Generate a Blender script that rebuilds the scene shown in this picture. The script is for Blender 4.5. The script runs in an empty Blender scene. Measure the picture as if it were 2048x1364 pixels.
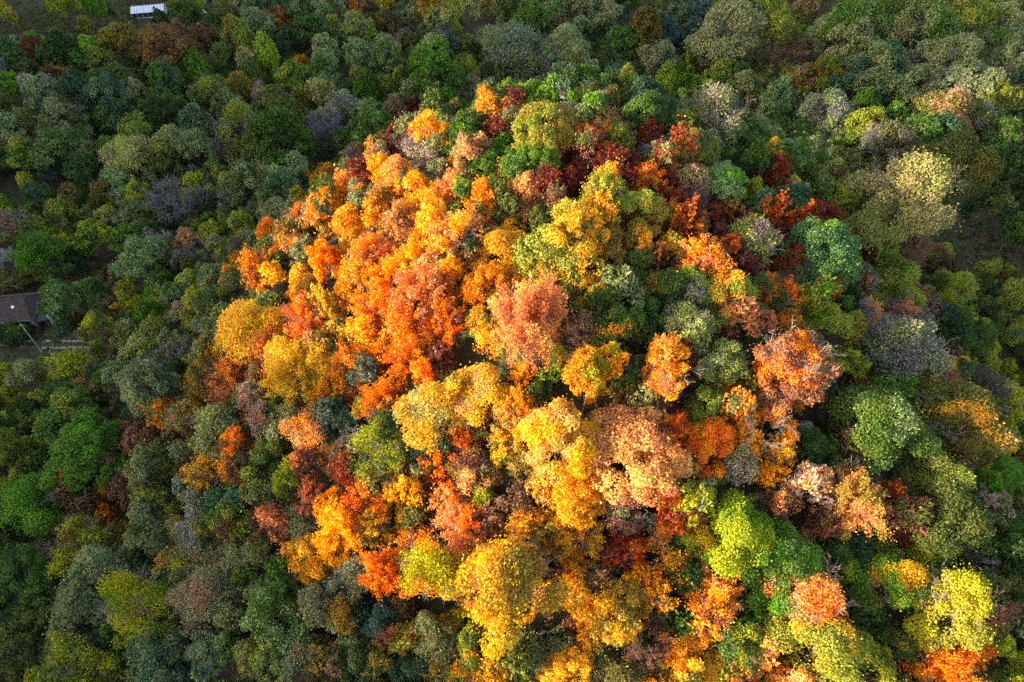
import bpy, math, random
import numpy as np

R_ = math.radians
scene = bpy.context.scene
# ------------------------------------------------------------------ camera
CAM_H = 125.0
PITCH = R_(48.0)
FPX = 1384.0                      # focal length in photo pixels (2048 wide)
cam_d = bpy.data.cameras.new("camera")
cam = bpy.data.objects.new("camera", cam_d)
scene.collection.objects.link(cam)
cam.location = (0, 0, CAM_H)
cam.rotation_euler = (math.pi/2 - PITCH, 0, 0)
cam_d.sensor_width = 36.0
cam_d.lens = FPX/2048*36.0
cam_d.clip_start = 0.5
cam_d.clip_end = 8000
scene.camera = cam
# ------------------------------------------------------------------ light
SUN_EL = R_(15.0)
SUN_FROM = (-0.96, -0.28)         # horizontal direction the sun stands in (from the scene)
SUN_AZ = math.atan2(SUN_FROM[0], SUN_FROM[1])   # clockwise from +Y
world = bpy.data.worlds.new("World"); scene.world = world
world.use_nodes = True
wn = world.node_tree; wn.nodes.clear()
sky = wn.nodes.new("ShaderNodeTexSky"); sky.sky_type = 'NISHITA'
sky.sun_disc = False; sky.sun_elevation = SUN_EL; sky.sun_rotation = SUN_AZ
sky.dust_density = 2.5; sky.ozone_density = 1.0
bg = wn.nodes.new("ShaderNodeBackground"); bg.inputs[1].default_value = 0.15
wo = wn.nodes.new("ShaderNodeOutputWorld")
wn.links.new(sky.outputs[0], bg.inputs[0]); wn.links.new(bg.outputs[0], wo.inputs[0])
sl = bpy.data.lights.new("sun", 'SUN'); sl.energy = 3.1; sl.angle = R_(0.6); sl.color = (1.0, 0.88, 0.72)
sun = bpy.data.objects.new("sun", sl); scene.collection.objects.link(sun)
from mathutils import Vector, Matrix
hl = math.hypot(*SUN_FROM)
sdir = Vector((SUN_FROM[0]/hl*math.cos(SUN_EL), SUN_FROM[1]/hl*math.cos(SUN_EL), math.sin(SUN_EL)))
sun.rotation_euler = sdir.to_track_quat('Z', 'Y').to_euler()
sun.location = sdir*300
vs = scene.view_settings
vs.view_transform = 'Standard'; vs.look = 'None'; vs.gamma = 1.0; vs.use_curve_mapping = False
vs.exposure = 2.18
vs.use_white_balance = True; vs.white_balance_temperature = 7700; vs.white_balance_tint = 12
cy = scene.cycles
cy.max_bounces = 5; cy.diffuse_bounces = 3; cy.glossy_bounces = 2; cy.transmission_bounces = 3
cy.use_denoising = False
try:
    cy.use_adaptive_sampling = True; cy.adaptive_threshold = 0.02
except Exception: pass

rng = np.random.default_rng(7)
COL = scene.collection
# ------------------------------------------------------------------ terrain
_k = rng.uniform(-1, 1, (14, 2)); _k /= np.linalg.norm(_k, axis=1)[:, None]
_w = np.geomspace(260, 18, 14); _ph = rng.uniform(0, 6.28, 14)
def terrain(x, y):
    x = np.asarray(x, float); y = np.asarray(y, float)
    z = np.zeros(np.broadcast(x, y).shape)
    for (kx, ky), w, p in zip(_k, _w, _ph):
        z = z + np.sin((x*kx+y*ky)*6.2832/w + p)*w*0.0075
    # the hill: a blunt dome falling towards the camera, with a shoulder to the lower right
    r = np.sqrt(((x-4-0.10*(y-95))/(62+0.10*np.maximum(x, 0)))**2 + ((y-98)/np.where(y > 98, 58, 72))**2)
    z = z + 56*np.exp(-1.0*r**2.7)
    z = z + 19*np.exp(-(((x-66)/40)**2 + ((y-40)/34)**2))
    z = z + 9*np.exp(-(((x-70)/30)**2 + ((y-118)/26)**2))
    z = z + 8/(1+np.exp(-(x-170)/40))*1/(1+np.exp(-(y-170)/50))          # land rises gently to the upper right
    # unseen ridge added to the west, its crest height shaped to shade the valley
    s = -(x*.96+y*.28); q = -x*.28+y*.96
    h = 148 + 100/(1+np.exp(-np.clip((q-163)/9, -40, 40))) - 18/(1+np.exp(np.clip((q-52)/6, -40, 40))) + 4*np.sin(q/31.0+.6) + 2.5*np.sin(q/11.0)
    z = z + h*np.exp(-np.abs((s-450)/150)**2.2)
    far = np.maximum(0, np.hypot(x, y-150)-700)
    z = z + 60*(1-np.exp(-far/900))*(1+0.4*np.sin(x/410)+0.4*np.sin(y/370+1))
    return z
def ray(px, py):
    cx = (px-1024)/FPX; cyv = -(py-682)/FPX
    d = np.array([cx, math.cos(PITCH)+cyv*math.sin(PITCH), -math.sin(PITCH)+cyv*math.cos(PITCH)])
    return d
def hit(px, py, dz=0.0):
    """the place on the ground (raised by dz) that the photograph shows at a pixel"""
    d = ray(px, py); o = np.array([0, 0, CAM_H])
    t = np.linspace(30, 900, 1800)
    P = o + d*t[:, None]
    s = P[:, 2] - (terrain(P[:, 0], P[:, 1]) + dz)
    i = int(np.argmax(s < 0))
    if s[i] >= 0: i = len(t)-1
    a, b = t[max(i-1, 0)], t[i]
    for _ in range(12):
        m = (a+b)/2; p = o+d*m
        if p[2] - (float(terrain(p[0], p[1])) + dz) > 0: a = m
        else: b = m
    p = o + d*b
    return p, b                   # b is the depth along the optical axis
def project(P):
    P = np.atleast_2d(P) - np.array([0, 0, CAM_H])
    f = P[:, 1]*math.cos(PITCH) - P[:, 2]*math.sin(PITCH)
    u = P[:, 1]*math.sin(PITCH) + P[:, 2]*math.cos(PITCH)
    return 1024 + P[:, 0]/f*FPX, 682 - u/f*FPX, f

# ------------------------------------------------------------------ helpers
def mesh_from(name, V, Fq, mats=(), attrs=None, smooth=False):
    """V (n,3); Fq (m,k) one polygon size"""
    V = np.asarray(V, np.float32); Fq = np.asarray(Fq, np.int32)
    me = bpy.data.meshes.new(name)
    m, k = Fq.shape
    me.vertices.add(len(V)); me.vertices.foreach_set("co", V.ravel())
    me.loops.add(m*k); me.loops.foreach_set("vertex_index", Fq.ravel())
    me.polygons.add(m); me.polygons.foreach_set("loop_start", np.arange(0, m*k, k, dtype=np.int32))
    for mt in mats: me.materials.append(mt)
    if attrs:
        for nm, (typ, arr) in attrs.items():
            at = me.attributes.new(nm, typ, 'FACE')
            at.data.foreach_set("value" if typ == 'FLOAT' else "vector", np.asarray(arr, np.float32).ravel())
    me.update(calc_edges=True)
    if smooth: me.polygons.foreach_set("use_smooth", np.ones(m, bool))
    return me
def link(name, me, parent=None):
    o = bpy.data.objects.new(name, me); COL.objects.link(o)
    if parent is not None: o.parent = parent
    return o
def tag(o, label=None, cat=None, group=None, kind=None):
    if label: o["label"] = label
    if cat: o["category"] = cat
    if group: o["group"] = group
    if kind: o["kind"] = kind
    return o
def new_mat(name):
    m = bpy.data.materials.new(name); m.use_nodes = True
    nt = m.node_tree; nt.nodes.clear()
    return m, nt
def N(nt, typ, **kw):
    n = nt.nodes.new(typ)
    for k, v in kw.items(): setattr(n, k, v)
    return n
def math_n(nt, op, a, b=None, clamp=False):
    n = N(nt, "ShaderNodeMath", operation=op); n.use_clamp = clamp
    for i, v in enumerate((a, b)):
        if v is None: continue
        if isinstance(v, (int, float)): n.inputs[i].default_value = v
        else: nt.links.new(v, n.inputs[i])
    return n.outputs[0]
def mixc(nt, f, a, b, blend='MIX'):
    n = N(nt, "ShaderNodeMix", data_type='RGBA', blend_type=blend)
    for i, v in ((0, f), (6, a), (7, b)):
        if isinstance(v, (int, float)): n.inputs[i].default_value = v
        elif isinstance(v, tuple): n.inputs[i].default_value = (*v, 1)
        else: nt.links.new(v, n.inputs[i])
    return n.outputs[2]
def leaf_surface(nt, col, transl=0.32):
    d = N(nt, "ShaderNodeBsdfDiffuse"); t = N(nt, "ShaderNodeBsdfTranslucent")
    nt.links.new(col, d.inputs[0]); nt.links.new(col, t.inputs[0])
    g = N(nt, "ShaderNodeBsdfGlossy"); g.inputs["Roughness"].default_value = 0.45
    g.inputs[0].default_value = (1, 1, 1, 1)
    m = N(nt, "ShaderNodeMixShader"); m.inputs[0].default_value = transl
    nt.links.new(d.outputs[0], m.inputs[1]); nt.links.new(t.outputs[0], m.inputs[2])
    m2 = N(nt, "ShaderNodeMixShader"); m2.inputs[0].default_value = 0.015
    nt.links.new(m.outputs[0], m2.inputs[1]); nt.links.new(g.outputs[0], m2.inputs[2])
    o = N(nt, "ShaderNodeOutputMaterial"); nt.links.new(m2.outputs[0], o.inputs[0])
def principled(name, build):
    m, nt = new_mat(name)
    b = N(nt, "ShaderNodeBsdfPrincipled"); o = N(nt, "ShaderNodeOutputMaterial")
    nt.links.new(b.outputs[0], o.inputs[0]); build(nt, b)
    return m
def noise(nt, scale, detail=4, rough=.55, coord='Object', dims='3D'):
    tc = N(nt, "ShaderNodeTexCoord"); n = N(nt, "ShaderNodeTexNoise")
    n.inputs["Scale"].default_value = scale; n.inputs["Detail"].default_value = detail; n.inputs["Roughness"].default_value = rough
    nt.links.new(tc.outputs[coord], n.inputs["Vector"])
    return n.outputs[0]
def ramp(nt, fac, stops):
    r = N(nt, "ShaderNodeValToRGB"); cr = r.color_ramp
    while len(cr.elements) < len(stops): cr.elements.new(0.5)
    for e, (p, c) in zip(cr.elements, stops): e.position = p; e.color = (*c, 1)
    nt.links.new(fac, r.inputs[0]); return r.outputs[0]

# ------------------------------------------------------------------ leaf colours (albedo)
PAL = dict(
 dg=(.034,.070,.016), g=(.068,.145,.020), bg=(.105,.25,.015), bl=(.24,.38,.02), yg=(.25,.29,.035),
 yl=(.35,.37,.018), lg=(.215,.255,.105), lm=(.175,.275,.095), tg=(.048,.115,.060), te=(.080,.185,.060), bt=(.07,.13,.125),
 gs=(.22,.27,.19), sg=(.12,.17,.095), ol=(.115,.135,.026), oc=(.33,.21,.03), kh=(.235,.245,.085),
 py=(.38,.35,.12), cy=(.52,.45,.20), yk=(.29,.34,.075), y=(.78,.43,.03), go=(.82,.40,.022), o=(.84,.30,.018),
 ro=(.78,.185,.012), r=(.24,.040,.012), m=(.115,.021,.018), rb=(.24,.095,.055), br=(.13,.068,.032), bz=(.24,.15,.035),
 pk=(.66,.235,.08), pb=(.33,.18,.105), pw=(.46,.31,.24), cp=(.72,.345,.115), cw=(.78,.42,.12),
 gr=(.20,.19,.18), gs2=(.2,.2,.2), pu=(.135,.105,.115), bgy=(.16,.175,.19), wh=(.42,.38,.37))

def tone_of(code, on_hill):
    c = np.array(PAL[code])
    if not on_hill and code in ('o', 'go', 'ro', 'y', 'cp', 'pk', 'r', 'oc', 'rb'):      # autumn tones are muted off the hill
        c = c*.62*.8+np.array(PAL['ol'])*.2
    return c
def leaf_material(kind):
    m, nt = new_mat("leaf_"+kind)
    if kind in ('tree', 'scatter'):
        AT = 'OBJECT' if kind == 'tree' else 'INSTANCER'
        A = N(nt, "ShaderNodeAttribute", attribute_type=AT, attribute_name="tone_a").outputs["Color"]
        B = N(nt, "ShaderNodeAttribute", attribute_type=AT, attribute_name="tone_b").outputs["Color"]
        sh = N(nt, "ShaderNodeAttribute", attribute_type=AT, attribute_name="share").outputs["Fac"]
        tone = N(nt, "ShaderNodeAttribute", attribute_type='GEOMETRY', attribute_name="tone").outputs["Fac"]
        oi = N(nt, "ShaderNodeObjectInfo").outputs["Random"]
        # wandering patches of the second colour
        tc = N(nt, "ShaderNodeTexCoord"); nz = N(nt, "ShaderNodeTexNoise", noise_dimensions='4D')
        nz.inputs["Scale"].default_value = 1.25; nz.inputs["Detail"].default_value = 2
        nt.links.new(tc.outputs["Object"], nz.inputs["Vector"]); nt.links.new(math_n(nt, 'MULTIPLY', oi, 37.0), nz.inputs["W"])
        f = math_n(nt, 'ADD', math_n(nt, 'MULTIPLY', tone, 0.42), math_n(nt, 'MULTIPLY', nz.outputs[0], 2.0))
        f = math_n(nt, 'SUBTRACT', f, math_n(nt, 'SUBTRACT', 1.66, sh))
        f = math_n(nt, 'MULTIPLY', f, 3.4, True)
        f = math_n(nt, 'ADD', f, 0.0, True)
        col = mixc(nt, f, A, B)
    else:
        col = N(nt, "ShaderNodeAttribute", attribute_type='GEOMETRY', attribute_name="leafcol").outputs["Color"]
    rnd = N(nt, "ShaderNodeAttribute", attribute_type='GEOMETRY', attribute_name="rnd").outputs["Fac"]
    hsv = N(nt, "ShaderNodeHueSaturation")
    nt.links.new(math_n(nt, 'ADD', math_n(nt, 'MULTIPLY', rnd, 0.06), 0.47), hsv.inputs["Hue"])
    hsv.inputs["Saturation"].default_value = 1.0
    rr = math_n(nt, 'FRACT', math_n(nt, 'MULTIPLY', rnd, 17.31))
    nt.links.new(math_n(nt, 'ADD', math_n(nt, 'MULTIPLY', rr, 0.75), 0.62), hsv.inputs["Value"])
    nt.links.new(col, hsv.inputs["Color"])
    leaf_surface(nt, hsv.outputs[0])
    return m
M_leaf = leaf_material('tree')
M_fill = leaf_material('fill')
M_scat = leaf_material('scatter')
def _bark(nt, b):
    c = ramp(nt, noise(nt, 6.0, 5), [(.3, (.045, .036, .03)), (.7, (.13, .11, .095))])
    nt.links.new(c, b.inputs["Base Color"]); b.inputs["Roughness"].default_value = .95
M_bark = principled("bark", _bark)
def _twig(nt, b):
    A = N(nt, "ShaderNodeAttribute", attribute_type='OBJECT', attribute_name="tone_a").outputs["Color"]
    c = mixc(nt, math_n(nt, 'MULTIPLY', noise(nt, 3.0, 3), .5), A, (.08, .06, .055))
    nt.links.new(c, b.inputs["Base Color"]); b.inputs["Roughness"].default_value = .9
M_twig = principled("twig_bark", _twig)

# ------------------------------------------------------------------ unit crowns (radius 1 about the origin)
def unit(v): return v/np.maximum(np.linalg.norm(v, axis=-1, keepdims=True), 1e-9)
def quads(C, Nn, s, g, aspect=1.5, fold=0.0):
    """leaf quads (kites) centred at C with normals Nn and half size s"""
    n = len(C)
    t = unit(np.cross(Nn, g.normal(size=(n, 3)))); b = np.cross(Nn, t)
    s = np.broadcast_to(np.asarray(s), (n,))[:, None]
    V = np.stack([C - t*s*aspect*.8, C + b*s*.62 - t*s*.1, C + t*s*aspect*.8, C - b*s*.62 - t*s*.1], 1).reshape(-1, 3)
    F = np.arange(4*n).reshape(n, 4)
    return V, F
def fib(n, g, zmin=-.55):
    i = np.arange(n)+.5; z = 1-(1-zmin)*i/n
    ph = i*2.39996+g.uniform(0, 6.28)
    r = np.sqrt(np.maximum(0, 1-z*z))
    v = np.stack([r*np.cos(ph), r*np.sin(ph), z], 1)
    return unit(v + g.normal(scale=.6/np.sqrt(n), size=v.shape))
def lumps(v, g, amp, k=7):
    """smooth bumpiness of the crown outline"""
    out = np.ones(len(v))
    for _ in range(k):
        c = unit(g.normal(size=3)); w = g.uniform(2, 6)
        out += amp*g.choice([-1, 1])*np.exp(-w*(1-v@c))
    return out
SPEC = {  # K clumps, clump radius, shell r0..r1, leaves, bottom, lump amp, up-bias
 'D': dict(K=110, rc=.19, r0=.66, r1=.95, n=1.25, zmin=-.65, amp=.15, flat=.75),
 'R': dict(K=56, rc=.27, r0=.52, r1=.92, n=1.15, zmin=-.6, amp=.24, flat=.75),
 'F': dict(K=110, rc=.22, r0=.40, r1=1.0, n=1.15, zmin=-.7, amp=.22, flat=1.0),
 'S': dict(K=120, rc=.22, r0=.35, r1=.95, n=.62, zmin=-.7, amp=.2, flat=.9),
 'L': dict(K=74, rc=.27, r0=.50, r1=.92, n=1.15, zmin=-.55, amp=.15, flat=.22),
 'W': dict(K=66, rc=.27, r0=.45, r1=.92, n=1.0, zmin=-.6, amp=.22, flat=.5),
 'C': dict(K=120, rc=.18, r0=.70, r1=.93, n=1.15, zmin=-.8, amp=.10, flat=.9),
 'O': dict(K=70, rc=.20, r0=.40, r1=.98, n=1.1, zmin=-.55, amp=.22, flat=.6),
 'U': dict(K=40, rc=.32, r0=.5, r1=.85, n=1.0, zmin=-.2, amp=.25, flat=.8),
}
def crown_arrays(typ, n, s, seed):
    g = np.random.default_rng(seed); sp = SPEC[typ]
    K = sp['K']; n = int(n*sp['n'])
    dirs = fib(K, g, sp['zmin'])
    rad = g.uniform(sp['r0'], sp['r1'], K)*lumps(dirs, g, sp['amp'])
    if typ in 'SFW': rad = np.where(g.random(K) < .35, rad*g.uniform(.45, .9, K), rad)
    cen = dirs*rad[:, None]
    if typ not in 'COU':      # a crown is several rounded masses leaning on each other
        M = {'D': 9, 'R': 7, 'F': 8, 'S': 7, 'L': 7, 'W': 7}[typ]
        ld = fib(M, g, -.35); lc = ld*g.uniform(.38, .60, M)[:, None]; lc[0] = (0, 0, .12)
        lr = g.uniform(.34, .56, M)*(1.0 if typ != 'D' else 1.08); lr[0] = .7
        lc[1] = (g.uniform(-.1, .1), g.uniform(-.1, .1), .48); lr[1] = .46
        li = g.choice(M, K, p=lr**2/np.sum(lr**2)); sd = unit(g.normal(size=(K, 3))+unit(lc+[0, 0, .25])[li]*1.1)
        cen = lc[li]+sd*(lr[li]*g.uniform(.62, 1.0, K))[:, None]
        dirs = unit(unit(cen)*.5+sd)
    if typ == 'C':
        k = np.clip(1-np.maximum(cen[:, 2], 0)**1.6*.55, .3, 1); cen[:, :2] *= k[:, None]
    if typ == 'O':       # a few separate plates carried on limbs
        keep = (lumps(dirs, g, .5, 9) > .9); cen = cen[keep] if keep.sum() > 20 else cen; K = len(cen); dirs = unit(cen)
    crad = sp['rc']*g.uniform(.65, 1.35, K)
    wt = crad**2; wt = wt/wt.sum()
    ci = g.choice(K, n, p=wt)
    up = unit(dirs*1.0 + np.array([0, 0, .55]))
    d = unit(g.normal(size=(n, 3)) + up[ci]*(0.75 if typ != 'S' else .1))
    rr = crad[ci]*(g.random(n)**.33 if typ in 'SFW' else g.uniform(.72, 1.05, n))
    off = d*rr[:, None]
    if typ == 'L':
        off = np.stack([off[:, 0]*1.25, off[:, 1]*1.25, off[:, 2]*.24 - .25*(np.hypot(off[:, 0], off[:, 1]))**2/crad[ci]], 1)
    else: off[:, 2] *= sp['flat']
    if typ == 'F':       # sprays reaching outward
        al = dirs[ci]; off = off*.62 + al*(g.uniform(-1.3, 1.3, n)*crad[ci]*1.0)[:, None]
    if typ == 'W':
        off[:, 2] -= (np.hypot(off[:, 0], off[:, 1])**2)*.9
    stray = g.random(n) < .07
    off = np.where(stray[:, None], off*g.uniform(1.1, 1.7, (n, 1)), off)
    C = cen[ci] + off
    nb = {'D': .9, 'R': .9, 'C': .9, 'L': .35, 'F': .5, 'S': .3, 'W': .5, 'O': .5, 'U': .8}[typ]
    Nn = unit(g.normal(size=(n, 3)) + d*nb*1.3 + np.array([0, 0, .6 if typ != 'L' else 2.2]))
    size = s*g.uniform(.65, 1.35, n)
    V, F = quads(C, Nn, size, g, aspect={'W': 2.3, 'S': 1.3, 'L': 1.3}.get(typ, 1.35))
    ct = g.random(K)
    h = C[:, 2]*.5+.5
    tone = np.clip(.45*ct[ci]+.25*g.random(n)+.3*h, 0, 1)
    rnd = g.random(n)*.55+ct[ci]*.45
    return V, F, tone, rnd
def tube(p0, p1, r0, r1, sides=5):
    a = unit((p1-p0)[None])[0]; t = unit(np.cross(a, [.3, .5, .81])[None])[0]; b = np.cross(a, t)
    th = np.arange(sides)*2*math.pi/sides
    ring = np.cos(th)[:, None]*t+np.sin(th)[:, None]*b
    V = np.vstack([p0+ring*r0, p1+ring*r1])
    i = np.arange(sides); j = (i+1) % sides
    F = np.stack([i, j, j+sides, i+sides], 1)
    return V, F
def join(parts):
    Vs, Fs, o = [], [], 0
    for V, F in parts: Vs.append(V); Fs.append(F+o); o += len(V)
    return np.vstack(Vs), np.vstack(Fs)
def skeleton(seed, tr=.05, limbs=9, low=-1.9, spread=1.0, vase=False):
    g = np.random.default_rng(seed); P = []
    pts = [np.array([g.normal(0, .015), g.normal(0, .015), low])]
    for z in (-1.2, -.75, -.3, .15, .5):
        pts.append(np.array([g.normal(0, .05), g.normal(0, .05), z]))
    rs = [tr*1.35, tr, tr*.9, tr*.7, tr*.45, tr*.2]
    for i in range(5): P.append(tube(pts[i], pts[i+1], rs[i], rs[i+1], 7))
    tips = []
    for k in range(limbs):
        i = g.integers(2, 5); base = pts[i]*1.0
        ph = k*2.4+g.uniform(-.4, .4)
        e = np.array([math.cos(ph), math.sin(ph), g.uniform(.1, 1.1)]); e = e/np.linalg.norm(e)*g.uniform(.72, .9)*spread
        e[2] = max(e[2], base[2]+.15)
        mid = base*.5+e*.5+np.array([0, 0, -.06 if not vase else .05])+g.normal(0, .03, 3)
        P.append(tube(base, mid, rs[i]*.55, rs[i]*.33, 5)); P.append(tube(mid, e, rs[i]*.33, rs[i]*.12, 4))
        tips += [(mid, e, rs[i]*.3)]
    return P, tips
def twigs_arrays(seed, tips, n_sub=6, n_twig=9, w=.0065):
    """fine twigs: flat crossed slivers fanning from each limb"""
    g = np.random.default_rng(seed); A, B, Wd = [], [], []
    for mid, e, r in tips:
        for q in range(n_sub):
            t = g.uniform(.0, 1); base = mid*(1-t)+e*t
            out = unit((unit(base[None])+g.normal(0, .5, (1, 3))+[0, 0, .45]))[0]
            L = g.uniform(.22, .42); tip = base+out*L
            A.append(base); B.append(tip); Wd.append(w*1.8)
            for k in range(n_twig):
                t2 = g.uniform(.15, 1); b2 = base+out*L*t2
                o2 = unit((out+g.normal(0, .55, 3)+[0, 0, .25])[None])[0]
                l2 = g.uniform(.10, .24)
                A.append(b2); B.append(b2+o2*l2); Wd.append(w)
                for k2 in range(3):
                    b3 = b2+o2*l2*g.uniform(.3, 1); o3 = unit((o2+g.normal(0, .6, 3))[None])[0]
                    A.append(b3); B.append(b3+o3*g.uniform(.05, .12)); Wd.append(w*.7)
    A = np.array(A); B = np.array(B); Wd = np.array(Wd)[:, None]
    ax = unit(B-A); t = unit(np.cross(ax, g.normal(size=A.shape)))
    V = np.stack([A-t*Wd, A+t*Wd, B+t*Wd*.35, B-t*Wd*.35], 1).reshape(-1, 3)
    return V, np.arange(len(V)).reshape(-1, 4)

# level of detail: a = leaf count, s = leaf half-size relative to the crown radius
LOD = [(2100, .074), (4800, .050), (9800, .0355), (18500, .0255)]
def lod_of(w):
    return 0 if w < 44 else 1 if w < 74 else 2 if w < 112 else 3
_crowns = {}
def crown_mesh(typ, lod, var):
    k = (typ, lod, var)
    if k not in _crowns:
        n, s = LOD[lod]
        V, F, tone, rnd = crown_arrays(typ, n, s, hash(k) % 1000 if False else (ord(typ)*31+lod*7+var*101))
        _crowns[k] = mesh_from("crown_leaves", V, F, [M_leaf], {"tone": ('FLOAT', tone), "rnd": ('FLOAT', rnd)})
    return _crowns[k]
_trunks = {}
def trunk_mesh(typ, var):
    k = (typ, var)
    if k not in _trunks:
        P, tips = skeleton(300+var*17+ord(typ), tr=.055 if typ != 'O' else .035, limbs=10 if typ != 'O' else 12, spread=1.0)
        V, F = join(P)
        _trunks[k] = (mesh_from("trunk_limbs", V, F, [M_bark]), tips)
    return _trunks[k]
_twigs = {}
def twig_mesh(dense, var):
    k = (dense, var)
    if k not in _twigs:
        P, tips = skeleton(900+var*13, limbs=16 if dense else 10, spread=1.02)
        V, F = twigs_arrays(77+var, tips, 9 if dense else 5, 9 if dense else 5, .0085 if dense else .006)
        _twigs[k] = mesh_from("twig_spray", V, F, [M_twig])
    return _twigs[k]

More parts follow.
